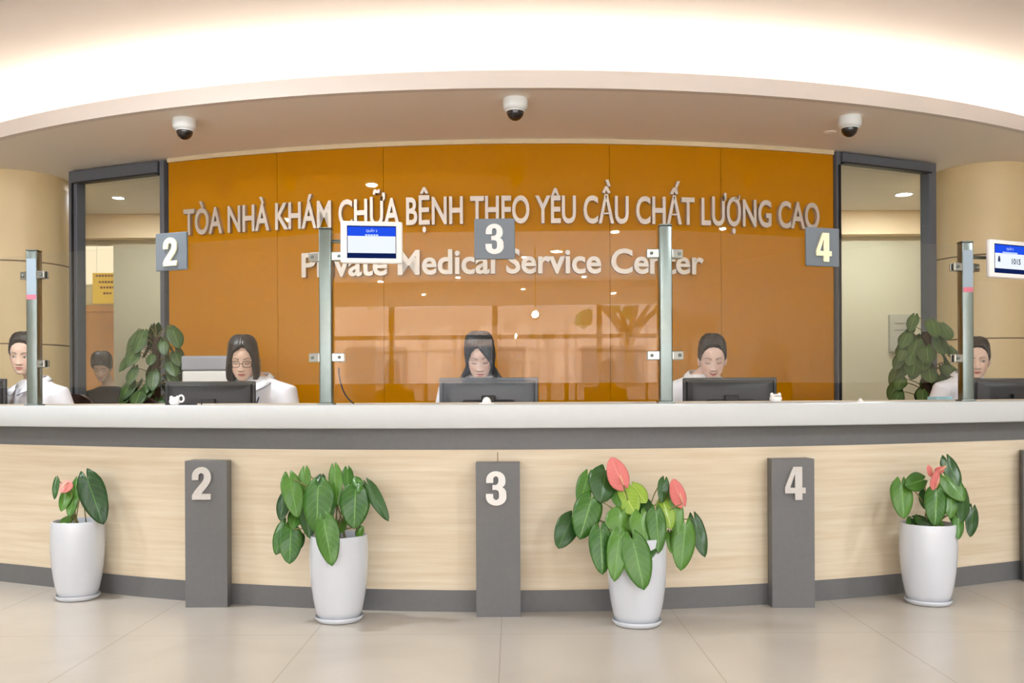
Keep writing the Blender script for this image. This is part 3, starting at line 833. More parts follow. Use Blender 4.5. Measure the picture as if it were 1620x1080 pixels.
# office chairs
def chair(x, y, rz, top, label, tilt=0.0):
    t = thing('office_chair', label, 'chair', (x, y, 0), rz, 'dark office chairs behind the counter')
    bm = BM()
    for k in range(5):
        a = k*2*PI/5 + .3; box(bm, (.15*math.cos(a), .15*math.sin(a), .075), (.3, .045, .03), Matrix.Rotation(a, 3, 'Z'), bev=.008)
    put('chair_base', bm, M_dark, t)
    for k in range(5):
        a = k*2*PI/5 + .3; bm = BM(); c = V((.285*math.cos(a), .285*math.sin(a), .03)); tg = V((-math.sin(a), math.cos(a), 0))
        tube(bm, [c - tg*.02, c + tg*.02], .03, 14); put('caster', bm, M_dark, t, smooth=40)
    bm = BM(); tube(bm, [(0, 0, .07), (0, 0, .40)], .028, 14); put('gas_column', bm, M_dark, t, smooth=40)
    bm = BM(); box(bm, (0, 0, .415), (.46, .45, .05), bev=.022, seg=3); put('seat', bm, M_chair, t, smooth=40)
    bm = BM()
    rings = []
    for k in range(13):
        z = .55 + (top - .55)*k/12
        u = k/12; w = .20*math.sqrt(max(0.0, 1 - max(0, (u - .55)/.455)**2.2))*(1 if u > .25 else .86 + .14*u/.25)
        y0 = .235 + .05*(u - .4)**2
        rings.append([V((w*math.cos(f)*1.0, y0 + .025*math.sin(f) + .06*(1 - abs(math.cos(f)))**1.0*.3 - .05*abs(math.cos(f)), z)) for f in [2*PI*j/20 for j in range(20)]])
    loft(bm, rings); put('backrest', bm, M_chair, t, smooth=50)
    bm = BM(); tube(bm, [(0, .05, .40), (0, .26, .42), (0, .285, .58), (0, .275, .75)], .016, 8); put('back_support', bm, M_dark, t, smooth=40)
    for s in (-1, 1):
        bm = BM(); tube(bm, [(s*.235, .05, .42), (s*.265, .03, .54), (s*.265, .0, .62)], .012, 8); box(bm, (s*.265, -.03, .63), (.05, .24, .025), bev=.01); put('armrest', bm, M_dark, t, smooth=40)

# ================================================================== PLANTS
def leaf_bm(base, tip, width, face=V((0, -1, .25)), fold=.22, droop=.12, lobe=.2, rows=12, cols=8, point=1.0, twist=0.0):
    """heart-shaped leaf from base (stem end) to tip; uv = (along, across)"""
    base, tip = V(base), V(tip)
    ax = tip - base; Lg = ax.length; e1 = ax.normalized()
    f = V(face); n = (f - e1*f.dot(e1)); n = n.normalized() if n.length > 1e-4 else V((0, -1, 0))
    if twist: n = Matrix.Rotation(twist, 3, e1) @ n
    e2 = n.cross(e1).normalized()
    bm = bmesh.new(); uvl = bm.loops.layers.uv.new('UVMap')
    G = []; UV = {}
    for i in range(rows + 1):
        u = i/rows
        hw = width/2 * (max(0.0, math.sin(PI*(u*.87 + .13)**.80))**.62) * (1 if u < .999 else 0)
        hw *= (.50, .84, .97)[i] if i < 3 else 1
        row = []
        for j in range(cols + 1):
            s = -1 + 2*j/cols
            along = u*Lg - lobe*Lg*math.sin(min(1.0, abs(s)*1.1)*PI*.66)*(1 - u)**3.2
            out = -fold*abs(s)*hw*.8 + .0 if fold >= 0 else fold*abs(s)*hw
            dz = -droop*Lg*(u - .0)**2 + droop*Lg*u       # arched along the midrib
            p = base + e1*along + e2*(s*hw) + n*(out + dz + .012*Lg*math.sin(u*9 + s*3))
            v = bm.verts.new(p); row.append(v); UV[v] = (u, s)
        G.append(row)
    for i in range(rows):
        for j in range(cols):
            fc = bm.faces.new((G[i][j], G[i][j+1], G[i+1][j+1], G[i+1][j]))
            for lp in fc.loops: lp[uvl].uv = UV[lp.vert]
    bmesh.ops.remove_doubles(bm, verts=bm.verts, dist=1e-5)
    bmesh.ops.solidify(bm, geom=bm.faces, thickness=.0007)
    return bm

def pot_thing(px, py_bottom, label, R=.128, Hp=.375, shift=0.0):
    d = CAMH*FPX/(py_bottom - HOR + ROLL*(px - 810)) + .10 + shift
    c = at(px, HOR, d); c.z = 0
    t = thing('potted_anthurium', label, 'potted plant', c, 0, 'anthuriums in white pots before the counter')
    k = R/.128
    bm = BM()
    prof = [(.086, .016), (.094, .022), (.103, .05), (.113, .10), (.121, .16), (.126, .22), (.128, .27), (.127, .33), (.124, Hp - .006), (.122, Hp), (.117, Hp + .001), (.114, Hp - .005), (.113, Hp - .035)]
    lathe(bm, [(r*k, z) for r, z in prof], 56); bmesh.ops.recalc_face_normals(bm, faces=bm.faces); put('pot', bm, M_pot, t, smooth=60)
    bm = BM(); lathe(bm, [(.088*k, 0), (.098*k, .003), (.106*k, .018), (.104*k, .024), (.100*k, .02), (.09*k, .012)], 56); bmesh.ops.recalc_face_normals(bm, faces=bm.faces); put('saucer', bm, M_pot, t, smooth=50)
    bm = BM(); lathe(bm, [(.113*k, Hp - .04), (.113*k, Hp - .03), (.06*k, Hp - .022), (.001, Hp - .02)], 32); put('soil', bm, M_soil, t, smooth=50)
    return t, d, c, Hp
def anthurium(pt, crop, scale, leaves, flowers, rnd):
    t, d, c, Hp = pt
    ox, oy = crop
    def P(u, v, dd): return at(ox + u/scale, oy + v/scale, d + dd)
    for L_ in leaves:
        bu, bv, tu, tv, w, dep = L_[:6]; m = {'y': M_leaf_y, 'd': M_leaf_d}.get(L_[6] if len(L_) > 6 else '', M_leaf)
        b0 = P(bu, bv, dep + .03); t0 = P(tu, tv, dep - .025)
        wd = px_size(w/scale, d + dep)*1.16
        face = V((rnd.uniform(-.3, .3), -1, rnd.uniform(.15, .55)))
        bm = leaf_bm(b0, t0, wd, face, fold=rnd.uniform(.12, .35), droop=rnd.uniform(.06, .14), twist=0)
        lf = put('leaf', bm, m, t, world=True, smooth=True)
        s0 = c + V((rnd.uniform(-.03, .03), rnd.uniform(-.03, .03), Hp - .03)); 
        mid = (s0 + b0)/2 + V(((b0.x - s0.x)*-.15, 0, abs(b0.z - s0.z)*.25 + .03))
        bm = BM(); tube(bm, bez(s0, mid, b0 + V((0, .003, 0)), 8), .0028, 6); put('stem', bm, M_stem, t, world=True, smooth=True)
    for F in flowers:
        bu, bv, tu, tv, w, dep, fold = F
        b0 = P(bu, bv, dep + .01); t0 = P(tu, tv, dep - .02)
        bm = leaf_bm(b0, t0, px_size(w/scale, d + dep), V((.1, -1, .3)), fold=fold, droop=-.1, lobe=.18)
        sp = put('spathe', bm, M_spathe, t, world=True, smooth=True)
        k = (t0 - b0).normalized()
        side = V((0, -1, .3)).normalized()
        bm = BM(); tube(bm, [b0 + k*.004 + side*.004, b0 + k*.02 + side*.016, b0 + k*.042 + side*.024], [.0045, .005, .0035], 10, round_end=True)
        put('spadix', bm, M_spadix, sp, smooth=True).data.transform(ROOTM[t.name].inverted())
        s0 = c + V((0, 0, Hp - .03)); bm = BM(); tube(bm, bez(s0, (s0 + b0)/2 + V((0, 0, .05)), b0, 8), .0028, 6); put('stem', bm, M_stem, t, world=True, smooth=True)
rnd = random.Random(11)
# left-most pot (pixel notes were taken in a 2.7x crop with its corner at 0, 680)
anthurium(pot_thing(122, 951, 'white pot with a small anthurium of few leaves, leftmost of the four pots', .124, .382, -.03), (0, 680), 2.7, [
    (240, 212, 233, 297, 26, -.01, 'd'), (290, 250, 262, 348, 54, -.02), (330, 220, 303, 345, 60, 0), (372, 207, 442, 404, 98, -.05, 'd'), (300, 372, 258, 402, 40, -.02), (310, 365, 285, 398, 34, 0), (315, 290, 296, 372, 40, -.03)],
    [(290, 222, 262, 268, 52, -.02, .5)], rnd)
anthurium(pot_thing(535, 989, 'white pot with a flowerless anthurium leaning left, between pillars 2 and 3'), (380, 700), 2.842, [
    (205, 365, 160, 505, 74, -.02), (228, 390, 222, 546, 92, -.05), (222, 160, 258, 338, 82, -.04), (200, 235, 182, 352, 62, 0, 'd'), (288, 133, 270, 295, 58, 0),
    (352, 195, 345, 412, 124, -.06), (285, 265, 315, 432, 66, -.02, 'd'), (362, 150, 336, 212, 46, .02, 'd'), (378, 350, 414, 555, 98, -.16), (424, 122, 440, 288, 58, .01),
    (482, 122, 486, 218, 46, .02), (518, 212, 512, 388, 118, -.04), (508, 165, 540, 224, 56, 0), (578, 193, 668, 354, 54, -.02, 'd'), (262, 412, 268, 480, 48, -.01, 'd'),
    (452, 352, 450, 408, 50, -.02), (530, 385, 545, 425, 46, -.03), (395, 230, 405, 345, 56, -.02), (255, 300, 235, 390, 60, .0)], [], rnd)
anthurium(pot_thing(1006, 996, 'white pot with a big anthurium of two pink blooms, between pillars 3 and 4'), (820, 680), 2.7, [
    (228, 374, 170, 507, 88, -.02, 'd'), (296, 193, 262, 325, 64, 0), (312, 295, 262, 468, 108, -.05), (372, 175, 352, 312, 112, 0, 'd'), (350, 428, 360, 618, 90, -.12),
    (442, 352, 424, 502, 114, -.06), (430, 452, 410, 648, 80, -.15), (488, 470, 538, 684, 114, -.17), (448, 262, 502, 362, 92, -.02, 'y'), (488, 238, 546, 312, 74, 0, 'y'),
    (520, 300, 562, 372, 66, -.02, 'd'), (522, 362, 545, 505, 94, -.08), (588, 350, 600, 528, 74, -.09), (566, 480, 560, 552, 48, -.12, 'd'), (624, 215, 612, 312, 48, 0, 'd'),
    (620, 308, 652, 424, 70, -.03, 'y'), (660, 282, 686, 458, 64, -.02), (712, 408, 694, 602, 92, -.06), (752, 380, 798, 544, 62, -.03, 'd'), (648, 440, 656, 528, 36, -.04),
    (470, 340, 480, 430, 60, -.03), (410, 250, 430, 330, 50, 0)],
    [(448, 236, 395, 116, 96, -.03, .25), (700, 314, 660, 208, 72, -.03, .35)], rnd)
anthurium(pot_thing(1467, 961, 'white pot with a bushy anthurium leaning right, right of pillar 4'), (1220, 680), 2.7, [
    (556, 228, 567, 380, 82, -.03), (650, 212, 572, 238, 72, -.01), (660, 265, 662, 342, 50, 0, 'd'), (706, 258, 700, 412, 80, -.06), (752, 128, 806, 254, 66, 0, 'd'),
    (742, 200, 828, 304, 86, -.03), (770, 270, 766, 378, 56, -.05), (820, 268, 814, 398, 64, -.04, 'd'), (800, 365, 800, 468, 46, -.08), (860, 338, 850, 458, 54, -.03, 'd'),
    (612, 378, 690, 408, 44, -.02, 'd'), (700, 372, 735, 412, 40, -.03), (600, 380, 580, 408, 34, 0), (735, 275, 745, 360, 46, -.02), (785, 300, 775, 400, 50, -.03), (630, 372, 622, 400, 36, 0)],
    [(702, 248, 712, 170, 44, -.04, .5), (690, 190, 668, 150, 34, -.04, .3), (708, 182, 738, 158, 34, -.04, .3)], rnd)

# climbing plants on moss poles in the staff area
def climber(px, d, ptop, label, seed, spread, n=64, gaps=(), zlow=.55):
    r = random.Random(seed)
    q = at(px, ptop, d)
    t = thing('potted_climber', label, 'potted plant', (q.x, d, 0), 0, 'climbing plants behind the counter')
    bm = BM(); lathe(bm, [(.11, 0), (.15, .30), (.165, .32), (.165, .35), (.15, .35), (.14, .31)], 32); bmesh.ops.recalc_face_normals(bm, faces=bm.faces); put('planter', bm, M_planter, t, smooth=50)
    bm = BM(); lathe(bm, [(.14, .30), (.10, .32), (.001, .325)], 24); put('soil', bm, M_soil, t)
    bm = BM(); tube(bm, [(0, 0, .3), (0, 0, q.z - .12)], .028, 12); put('moss_pole', bm, M_stake, t, smooth=40)
    allbm = bmesh.new(); uvl = allbm.loops.layers.uv.new('UVMap')
    tmp = []
    for i in range(n):
        z = zlow + (q.z - .05 - zlow)*(i + .5)/n
        f = (z - .97)/(q.z - .97)
        sx = spread(f)
        a = r.uniform(0, 2*PI)
        rad = sx*(.35 + .65*math.sqrt(r.random()))
        b = V((rad*math.cos(a), .75*rad*math.sin(a) , z + r.uniform(-.02, .04)))
        out = V((math.cos(a), math.sin(a)*.8 - .35, 0)).normalized()
        Lf = r.uniform(.10, .165)
        tip = b + out*Lf*.45 + V((0, 0, -Lf*r.uniform(.65, .95)))
        lb = leaf_bm(b, tip, Lf*r.uniform(.66, .82), V((out.x*.8, out.y - .5, .35)), fold=r.uniform(.1, .3), droop=.12, rows=6, cols=6)
        me = bpy.data.meshes.new('tmp'); lb.to_mesh(me); lb.free(); allbm.from_mesh(me); bpy.data.meshes.remove(me)
        tmp.append(b)
    put('foliage', allbm, M_pothos, t, smooth=True)
    bm = BM()
    for b in tmp: tube(bm, bez((0, 0, b.z - .08), V((b.x*.4, b.y*.4, b.z)), b, 4), .003, 5)
    put('stems', bm, M_stem, t, smooth=True)
climber(247, 6.2, 505, 'tall leafy climber in the staff area before the left window frame', 5, lambda f: .07 + .17*max(0, 1 - f)**.6, 105)
climber(1466, 6.0, 496, 'tall leafy climber in the staff area before the right window frame', 9, lambda f: .09 + .13*max(0, 1 - f)**.7, 100)
# ================================================================== PEOPLE
HH = .215                                             # chin to crown, metres
def tab(t, T):
    if t <= T[0][0]: return T[0][1]
    for (a, va), (b, vb) in zip(T, T[1:]):
        if t <= b:
            k = (t - a)/(b - a); k = k*k*(3 - 2*k)*.5 + k*.5
            return va + (vb - va)*k
    return T[-1][1]
TW = [(0, .014), (.05, .028), (.12, .041), (.22, .053), (.33, .060), (.48, .0665), (.62, .070), (.74, .069), (.85, .060), (.93, .045), (.975, .028), (1, .0)]
TF = [(0, .066), (.05, .078), (.12, .080), (.25, .080), (.40, .080), (.55, .082), (.66, .084), (.76, .080), (.86, .066), (.94, .044), (.98, .026), (1, .0)]
TB = [(0, -.040), (.05, -.016), (.12, .012), (.22, .034), (.35, .060), (.5, .084), (.62, .095), (.74, .094), (.85, .080), (.93, .058), (.98, .032), (1, .0)]
def head_pt(th, t, off=0.0):
    w, f, b = tab(t, TW) + off, tab(t, TF) + off, tab(t, TB) + off
    yc, ry = (b - f)/2, (f + b)/2
    s, c = math.sin(th), math.cos(th)
    e = .92
    return V((w*math.copysign(abs(s)**e, s), yc - ry*math.copysign(abs(c)**e, c), t*HH + (off*1.25)*max(0, (t - .6)/.4)**1.3 + (.010*max(0, (t - .62)/.38)**1.6 if off > .0008 else 0)))
def G(x, s): return math.exp(-(x*x)/(2*s*s))
def face_relief(x, z):
    ax = abs(x)
    d = 0.0
    d -= .0075*G(ax - .031, .014)*G(z - .106, .010)                     # sockets
    d += .0048*G(ax - .031, .0105)*G(z - .103, .0065)                   # lids
    d += .0030*G(ax - .030, .018)*G(z - .124, .006)                     # brow ridge
    if .050 < z < .125:                                                 # nose
        k = (.112 - z)/(.112 - .064); k = max(0.0, min(1.0, k))
        hgt = .003 + .0155*k**1.2
        if z < .064: hgt *= max(0.0, (z - .052)/.012)
        if z > .112: hgt *= max(0.0, (.125 - z)/.013)
        d += hgt*G(x, .0062 + .0042*k)
    d += .0060*G(ax - .0125, .0052)*G(z - .0645, .0055)                 # wings
    d += .0055*G(x, .017)*G(z - .0455, .0042) + .0058*G(x, .015)*G(z - .0345, .0045)   # lips
    d -= .0030*G(x, .020)*G(z - .0398, .0016)
    d -= .0022*G(x, .014)*G(z - .0255, .004)
    d += .0040*G(x, .014)*G(z - .010, .009)                             # chin
    d += .0038*G(ax - .040, .015)*G(z - .074, .016)                     # cheeks
    return d
def head_bm(nu=150, nv=108):
    bm = BM()
    ths = []
    for i in range(nu):
        u = -1 + 2*i/nu
        ths.append(PI*(.42*u + .58*u**3))                               # denser at the front
    rows = []
    for j in range(1, nv):
        t = j/nv
        row = []
        for th in ths:
            p = head_pt(th, t)
            if math.cos(th) > 0: p.y -= face_relief(p.x, p.z)*min(1.0, math.cos(th)*2.2)
            row.append(bm.verts.new(p))
        rows.append(row)
    for a, b in zip(rows, rows[1:]):
        for i in range(nu):
            j = (i + 1) % nu
            bm.faces.new((a[i], a[j], b[j], b[i]))
    c0 = bm.verts.new((0, (tab(0, TB) - tab(0, TF))/2, 0)); c1 = bm.verts.new((0, 0, HH))
    for i in range(nu):
        j = (i + 1) % nu
        bm.faces.new((c0, rows[0][j], rows[0][i])); bm.faces.new((c1, rows[-1][i], rows[-1][j]))
    bmesh.ops.recalc_face_normals(bm, faces=bm.faces)
    return bm
def mixc(a, b, k):
    k = max(0.0, min(1.0, k)); return tuple(a[i] + (b[i] - a[i])*k for i in range(3))
def sstep(a, b, x):
    k = max(0.0, min(1.0, (x - a)/(b - a))); return k*k*(3 - 2*k)
def face_colour(p, st):
    x, y, z = p
    skin = st['skin']; ax = abs(x)
    c = mixc(skin, st['blush'], .45*G(ax - .040, .014)*G(z - .072, .014))
    if y > -.02: return skin
    # lips (smile lifts the corners)
    zc = .0398 + st['smile']*5.0*x*x*4
    hw = .0225 + st['smile']*.004
    if ax < hw:
        u = ax/hw
        up = .0072*(1 - u**2)*(1 - .25*G(x, .004)); lo = .0088*(1 - u**2)
        if -lo < z - zc < up:
            c = mixc(c, st['lips'], .95*min(1.0, min(z - zc + lo, up - (z - zc))/.0014))
        if abs(z - zc) < .0011*(1 - u*.5): c = mixc(c, st['mouth'], .75)
    # brows
    if .010 < ax < .050:
        k = (ax - .010)/.040
        zb = .1225 + .007*math.sin(min(1, k*1.25)*PI*.62) - .004*max(0, k - .7)/.3
        th = .0030*(1 - .65*k)
        q = 1 - sstep(th*.6, th*1.5, abs(z - zb))
        c = mixc(c, st['brow'], q*.85*sstep(0, .1, k)*(1 - sstep(.9, 1, k)))
    # eyes
    ex = ax - .0315
    if abs(ex) < .0155:
        u = ex/.0145
        if st['eyes'] == 'down':
            zl = .1005 - .0034*(1 - u*u) + .002*max(0, u)
            c = mixc(c, st['lid'], .55*G(z - (zl + .006), .005)*(1 - min(1, abs(u))**2))
            c = mixc(c, st['lash'], (1 - sstep(.0012, .0026, abs(z - zl)))*(1 - sstep(.9, 1.06, abs(u))))
        else:
            zu = .1020 + .0052*(1 - u*u) + .0012*u; zl = .1010 - .0034*(1 - u*u) + .0012*u
            if zl < z < zu and abs(u) < 1:
                c = (.74, .70, .68)
                ir = math.hypot(x - math.copysign(.0315, x) - st.get('gaze', 0.0), z - .1005)
                c = mixc(c, (.03, .018, .012), 1 - sstep(.0046, .0060, ir))
            c = mixc(c, st['lid'], .4*G(z - (zu + .004), .003)*(1 - min(1, abs(u))**2))
            c = mixc(c, st['lash'], (1 - sstep(.0010, .0024, abs(z - zu)))*(1 - sstep(.95, 1.07, abs(u))))
            c = mixc(c, st['lash'], .4*(1 - sstep(.0005, .0014, abs(z - zl)))*(1 - sstep(.9, 1.0, abs(u))))
    # nostrils
    for s in (-1, 1):
        c = mixc(c, st['mouth'], .7*(1 - sstep(.0016, .0034, math.hypot((x - s*.0075)*.7, z - .0592))))
    return c
def ellipse_ring(c, rx, ry, n=24, tilt=0.0):
    c = V(c)
    return [c + V((rx*math.cos(2*PI*i/n), ry*math.sin(2*PI*i/n), tilt*math.sin(2*PI*i/n)*ry)) for i in range(n)]
def remeshed(bm, voxel, smooth=0, name='tmp'):
    bmesh.ops.recalc_face_normals(bm, faces=bm.faces)
    me = bpy.data.meshes.new(name); bm.to_mesh(me); bm.free()
    o = bpy.data.objects.new(name, me); COL.objects.link(o)
    r = o.modifiers.new('r', 'REMESH'); r.mode = 'VOXEL'; r.voxel_size = voxel; r.use_smooth_shade = True
    if smooth:
        s = o.modifiers.new('s', 'SMOOTH'); s.iterations = smooth; s.factor = .5
    dg = bpy.context.evaluated_depsgraph_get(); dg.update()
    out = bpy.data.meshes.new_from_object(o.evaluated_get(dg))
    bpy.data.objects.remove(o); bpy.data.meshes.remove(me)
    return out
def union(me_a, me_b):
    a = bpy.data.objects.new('a', me_a); b = bpy.data.objects.new('b', me_b); COL.objects.link(a); COL.objects.link(b)
    m = a.modifiers.new('b', 'BOOLEAN'); m.operation = 'UNION'; m.object = b; m.solver = 'EXACT'
    dg = bpy.context.evaluated_depsgraph_get(); dg.update()
    out = bpy.data.meshes.new_from_object(a.evaluated_get(dg))
    bpy.data.objects.remove(a); bpy.data.objects.remove(b)
    return out
def torso_rings(fat, top=True, lean=0.0):
    """pelvis to neck base; front is -y"""
    R = [((0, .03, .43), .15, .12), ((0, .03, .50), .165, .125), ((0, .02, .58), .155, .112), ((0, .0, .68), .135, .098), ((0, -.02, .78), .145, .105),
         ((0, -.035, .86), .158, .108), ((0, -.04, .92), .172, .098), ((0, -.04, .965), .172, .080), ((0, -.04, .995), .135, .068), ((0, -.042, 1.015), .09, .06), ((0, -.045, 1.03), .062, .055)]
    return [ellipse_ring((c[0], c[1], .43 + (c[2] - .43)*LIFT), rx + fat, ry + fat) for c, rx, ry in R]
LIFT = 1.125
NB = .43 + .60*LIFT                                    # height of the neck base
ARMS_DESK = lambda s: [V((s*.160, -.035, 1.01)), V((s*.205, -.05, .86)), V((s*.230, -.10, .745)), V((s*.20, -.24, .738)), V((s*.145, -.36, .747))]
ARMS_LAP = lambda s: [V((s*.160, -.035, 1.01)), V((s*.212, .0, .86)), V((s*.225, .01, .735)), V((s*.16, -.10, .655)), V((s*.085, -.16, .625))]
LEGS = lambda s: [V((s*.09, .0, .50)), V((s*.105, -.20, .515)), V((s*.11, -.40, .50)), V((s*.11, -.40, .30)), V((s*.11, -.38, .09))]
def hand_bm(bm, wr, s):
    """palm and five bent fingers resting on a keyboard; wr wrist point, fingers towards -y"""
    w = V(wr)
    palm = w + V((0, -.055, -.002))
    loft(bm, [ellipse_ring(w, .024, .0), ] and [[w + V((.026*math.cos(a), 0, .017*math.sin(a))) for a in [2*PI*i/16 for i in range(16)]],
              [w + V((.034*math.cos(a), -.03, .015*math.sin(a))) for a in [2*PI*i/16 for i in range(16)]],
              [w + V((.040*math.cos(a), -.07, .013*math.sin(a) - .001)) for a in [2*PI*i/16 for i in range(16)]],
              [w + V((.038*math.cos(a), -.092, .010*math.sin(a) - .003)) for a in [2*PI*i/16 for i in range(16)]]])
    for k, (fx, L) in enumerate(((-.029, .062), (-.010, .075), (.010, .080), (.029, .070))):
        x = fx*s*-1
        b0 = w + V((x, -.085, -.002))
        tube(bm, [b0, b0 + V((x*.15, -L*.42, .008)), b0 + V((x*.2, -L*.75, -.004)), b0 + V((x*.2, -L*.95, -.018))], [.009, .0085, .008, .007], 10, round_end=True)
    b0 = w + V((-s*.026, -.025, -.002))
    tube(bm, [b0, b0 + V((-s*.022, -.03, -.002)), b0 + V((-s*.030, -.06, -.010))], [.011, .010, .008], 10, round_end=True)
HEAD_ME = None
def person(x, y, rz, head_at, hyaw, pitch, roll, st, label, hair, shirt='white', extra=(), collar=True, ARMS=ARMS_DESK):
    """seated person; head_at = world position of the point between chin and neck"""
    global HEAD_ME
    t = thing('person', label, 'person', (x, y, 0), rz, st.get('group'))
    Mi = ROOTM[t.name].inverted()
    hp = Mi @ V(head_at)
    HM = Matrix.Translation(hp) @ Matrix.Rotation(hyaw, 4, 'Z') @ Matrix.Rotation(roll, 4, 'Y') @ Matrix.Rotation(pitch, 4, 'X') @ Matrix.Scale(st.get('hs', 1.0), 4)
    if HEAD_ME is None:
        HEAD_ME = bpy.data.meshes.new('head'); b_ = head_bm(); b_.to_mesh(HEAD_ME); b_.free()
    # body without head: torso, neck, arms with hands, legs with feet
    bm = BM()
    loft(bm, torso_rings(0.0))
    nk = HM @ V((0, .030, .05))
    tube(bm, [V((0, -.042, NB - .06)), V((0, -.045, NB - .01)), (V((0, -.045, NB)) + nk)/2, nk], [.060, .052, .046, .045], 24, round_end=True)
    for s in (-1, 1):
        A = ARMS(s); tube(bm, A, [.050, .043, .038, .034, .024], 16, round_end=True); hand_bm(bm, A[-1] + V((0, -.005, 0)), s)
        Lg = LEGS(s); tube(bm, Lg, [.085, .078, .058, .054, .036], 16, round_end=True)
        tube(bm, [Lg[-1] + V((0, .03, -.03)), Lg[-1] + V((0, -.05, -.045)), Lg[-1] + V((0, -.15, -.06))], [.036, .036, .028], 14, round_end=True)
    body = remeshed(bm, .0075, 4)
    hm = HEAD_ME.copy()
    # ears belong to the head
    b_ = BM(); b_.from_mesh(hm)
    hm2 = bpy.data.meshes.new('head'); b_.to_mesh(hm2); b_.free(); bpy.data.meshes.remove(hm)
    b_ = BM()
    for s in (-1, 1):
        g = ball(BM(), (0, 0, 0), .030, (.36, .62, 1.05), 16, 12)
        me = bpy.data.meshes.new('e'); g.to_mesh(me); g.free()
        me.transform(Matrix.Translation(V((s*.069, .012, .098))) @ Matrix.Rotation(s*.35, 4, 'Z') @ Matrix.Rotation(.15, 4, 'X'))
        b_.from_mesh(me); bpy.data.meshes.remove(me)
    ear = bpy.data.meshes.new('ears'); b_.to_mesh(ear); b_.free()
    hm3 = union(hm2, ear); hm3.transform(HM)
    me = union(hm3, body)
    if len(me.vertices) < 2000:
        b_ = BM(); b_.from_mesh(hm3); b_.from_mesh(body); me = bpy.data.meshes.new('body'); b_.to_mesh(me); b_.free()
    HMi = HM.inverted()
    ca = me.color_attributes.new('skin_tone', 'FLOAT_COLOR', 'POINT')
    base = st['skin']
    data = []
    for v in me.vertices:
        p = HMi @ v.co
        c = face_colour(p, st) if -.01 < p.z < .25 and abs(p.x) < .09 and -.13 < p.y < -.02 else base
        data += [c[0], c[1], c[2], 1.0]
    ca.data.foreach_set('color', data)
    put('body', me, M_skin, t, smooth=True)
    # hair
    hair(t, HM, st)
    # clothes
    cm = M_coat if shirt == 'white' else M_black_top
    bm = BM(); loft(bm, torso_rings(.014)[:-1] + [ellipse_ring((0, -.043, NB - .004), .066, .062)])
    for s in (-1, 1):
        A = ARMS(s); tube(bm, [A[0] + V((-s*.03, 0, .0)), A[0] + V((s*.005, 0, .002))] + A[1:-1] + [A[-1] + V((s*.02, .06, 0))], [.068, .074, .063, .055, .048, .042], 18)
    sm = remeshed(bm, .010, 8)
    put('shirt', sm, cm, t, smooth=True, label='white shirt' if shirt == 'white' else 'black top')
    if collar:
        for s in (-1, 1):
            # folded collar wing: runs from behind the neck round to the open V
            pts_in, pts_out = [], []
            for k in range(11):
                a = k/10
                ang = PI/2 - a*PI*.94                                   # back of the neck -> front
                r = .066 + .006*a
                p = V((s*math.cos(ang)*r*1.12, -.045 + math.sin(ang)*r*1.05 - .055*max(0, a - .5)/.5, NB + .022 - .012*a - .075*max(0, a - .45)/.55))
                wdt = .030 + .022*sstep(.45, .9, a) - .03*sstep(.93, 1.0, a)
                o = V((s*math.cos(ang)*1.0 + s*.35*a, math.sin(ang)*.9, 0)).normalized()
                pts_in.append(p); pts_out.append(p + o*wdt + V((0, -.006*a, -.020 - .020*a)))
            bm = BM(); vi = [bm.verts.new(p) for p in pts_in]; vo = [bm.verts.new(p) for p in pts_out]
            for k in range(10): bm.faces.new((vi[k], vi[k+1], vo[k+1], vo[k]))
            bmesh.ops.recalc_face_normals(bm, faces=bm.faces); bmesh.ops.solidify(bm, geom=bm.faces, thickness=.004)
            cw = put('collar', bm, cm, t, smooth=True)
            bm = BM(); tube(bm, [p + V((0, -.002, .001)) for p in pts_out[3:]], .0016, 6); put('collar_piping', bm, M_piping, cw)
        # skin-coloured opening is the body itself; button line
        bm = BM()
        for z in (.93, .87, .80): ball(bm, (0, -.157 + (.93 - z)*.10, z), .006, (1, .5, 1), 10, 6)
        put('buttons', bm, M_white_plastic, t)
    bm = BM()
    for s in (-1, 1):
        Lg = LEGS(s); tube(bm, [Lg[0] + V((0, .02, .0))] + Lg[1:-1] + [Lg[-1] + V((0, 0, .03))], [.10, .092, .074, .068, .058], 18)
    loft(bm, [ellipse_ring((0, .03, .425), .15, .125), ellipse_ring((0, .03, .50), .178, .138), ellipse_ring((0, .02, .57), .168, .124)])
    put('trousers', remeshed(bm, .012, 6), M_trouser, t, smooth=True)
    for s in (-1, 1):
        c = LEGS(s)[-1]; bm = BM()
        tube(bm, [c + V((0, .035, -.04)), c + V((0, -.05, -.048)), c + V((0, -.16, -.060))], [.042, .043, .034], 14, round_end=True)
        for v in bm.verts: v.co.z = max(v.co.z, .004)
        put('shoe', bm, M_shoe, t, smooth=True)
    for e in extra: e(t, HM)
    return t

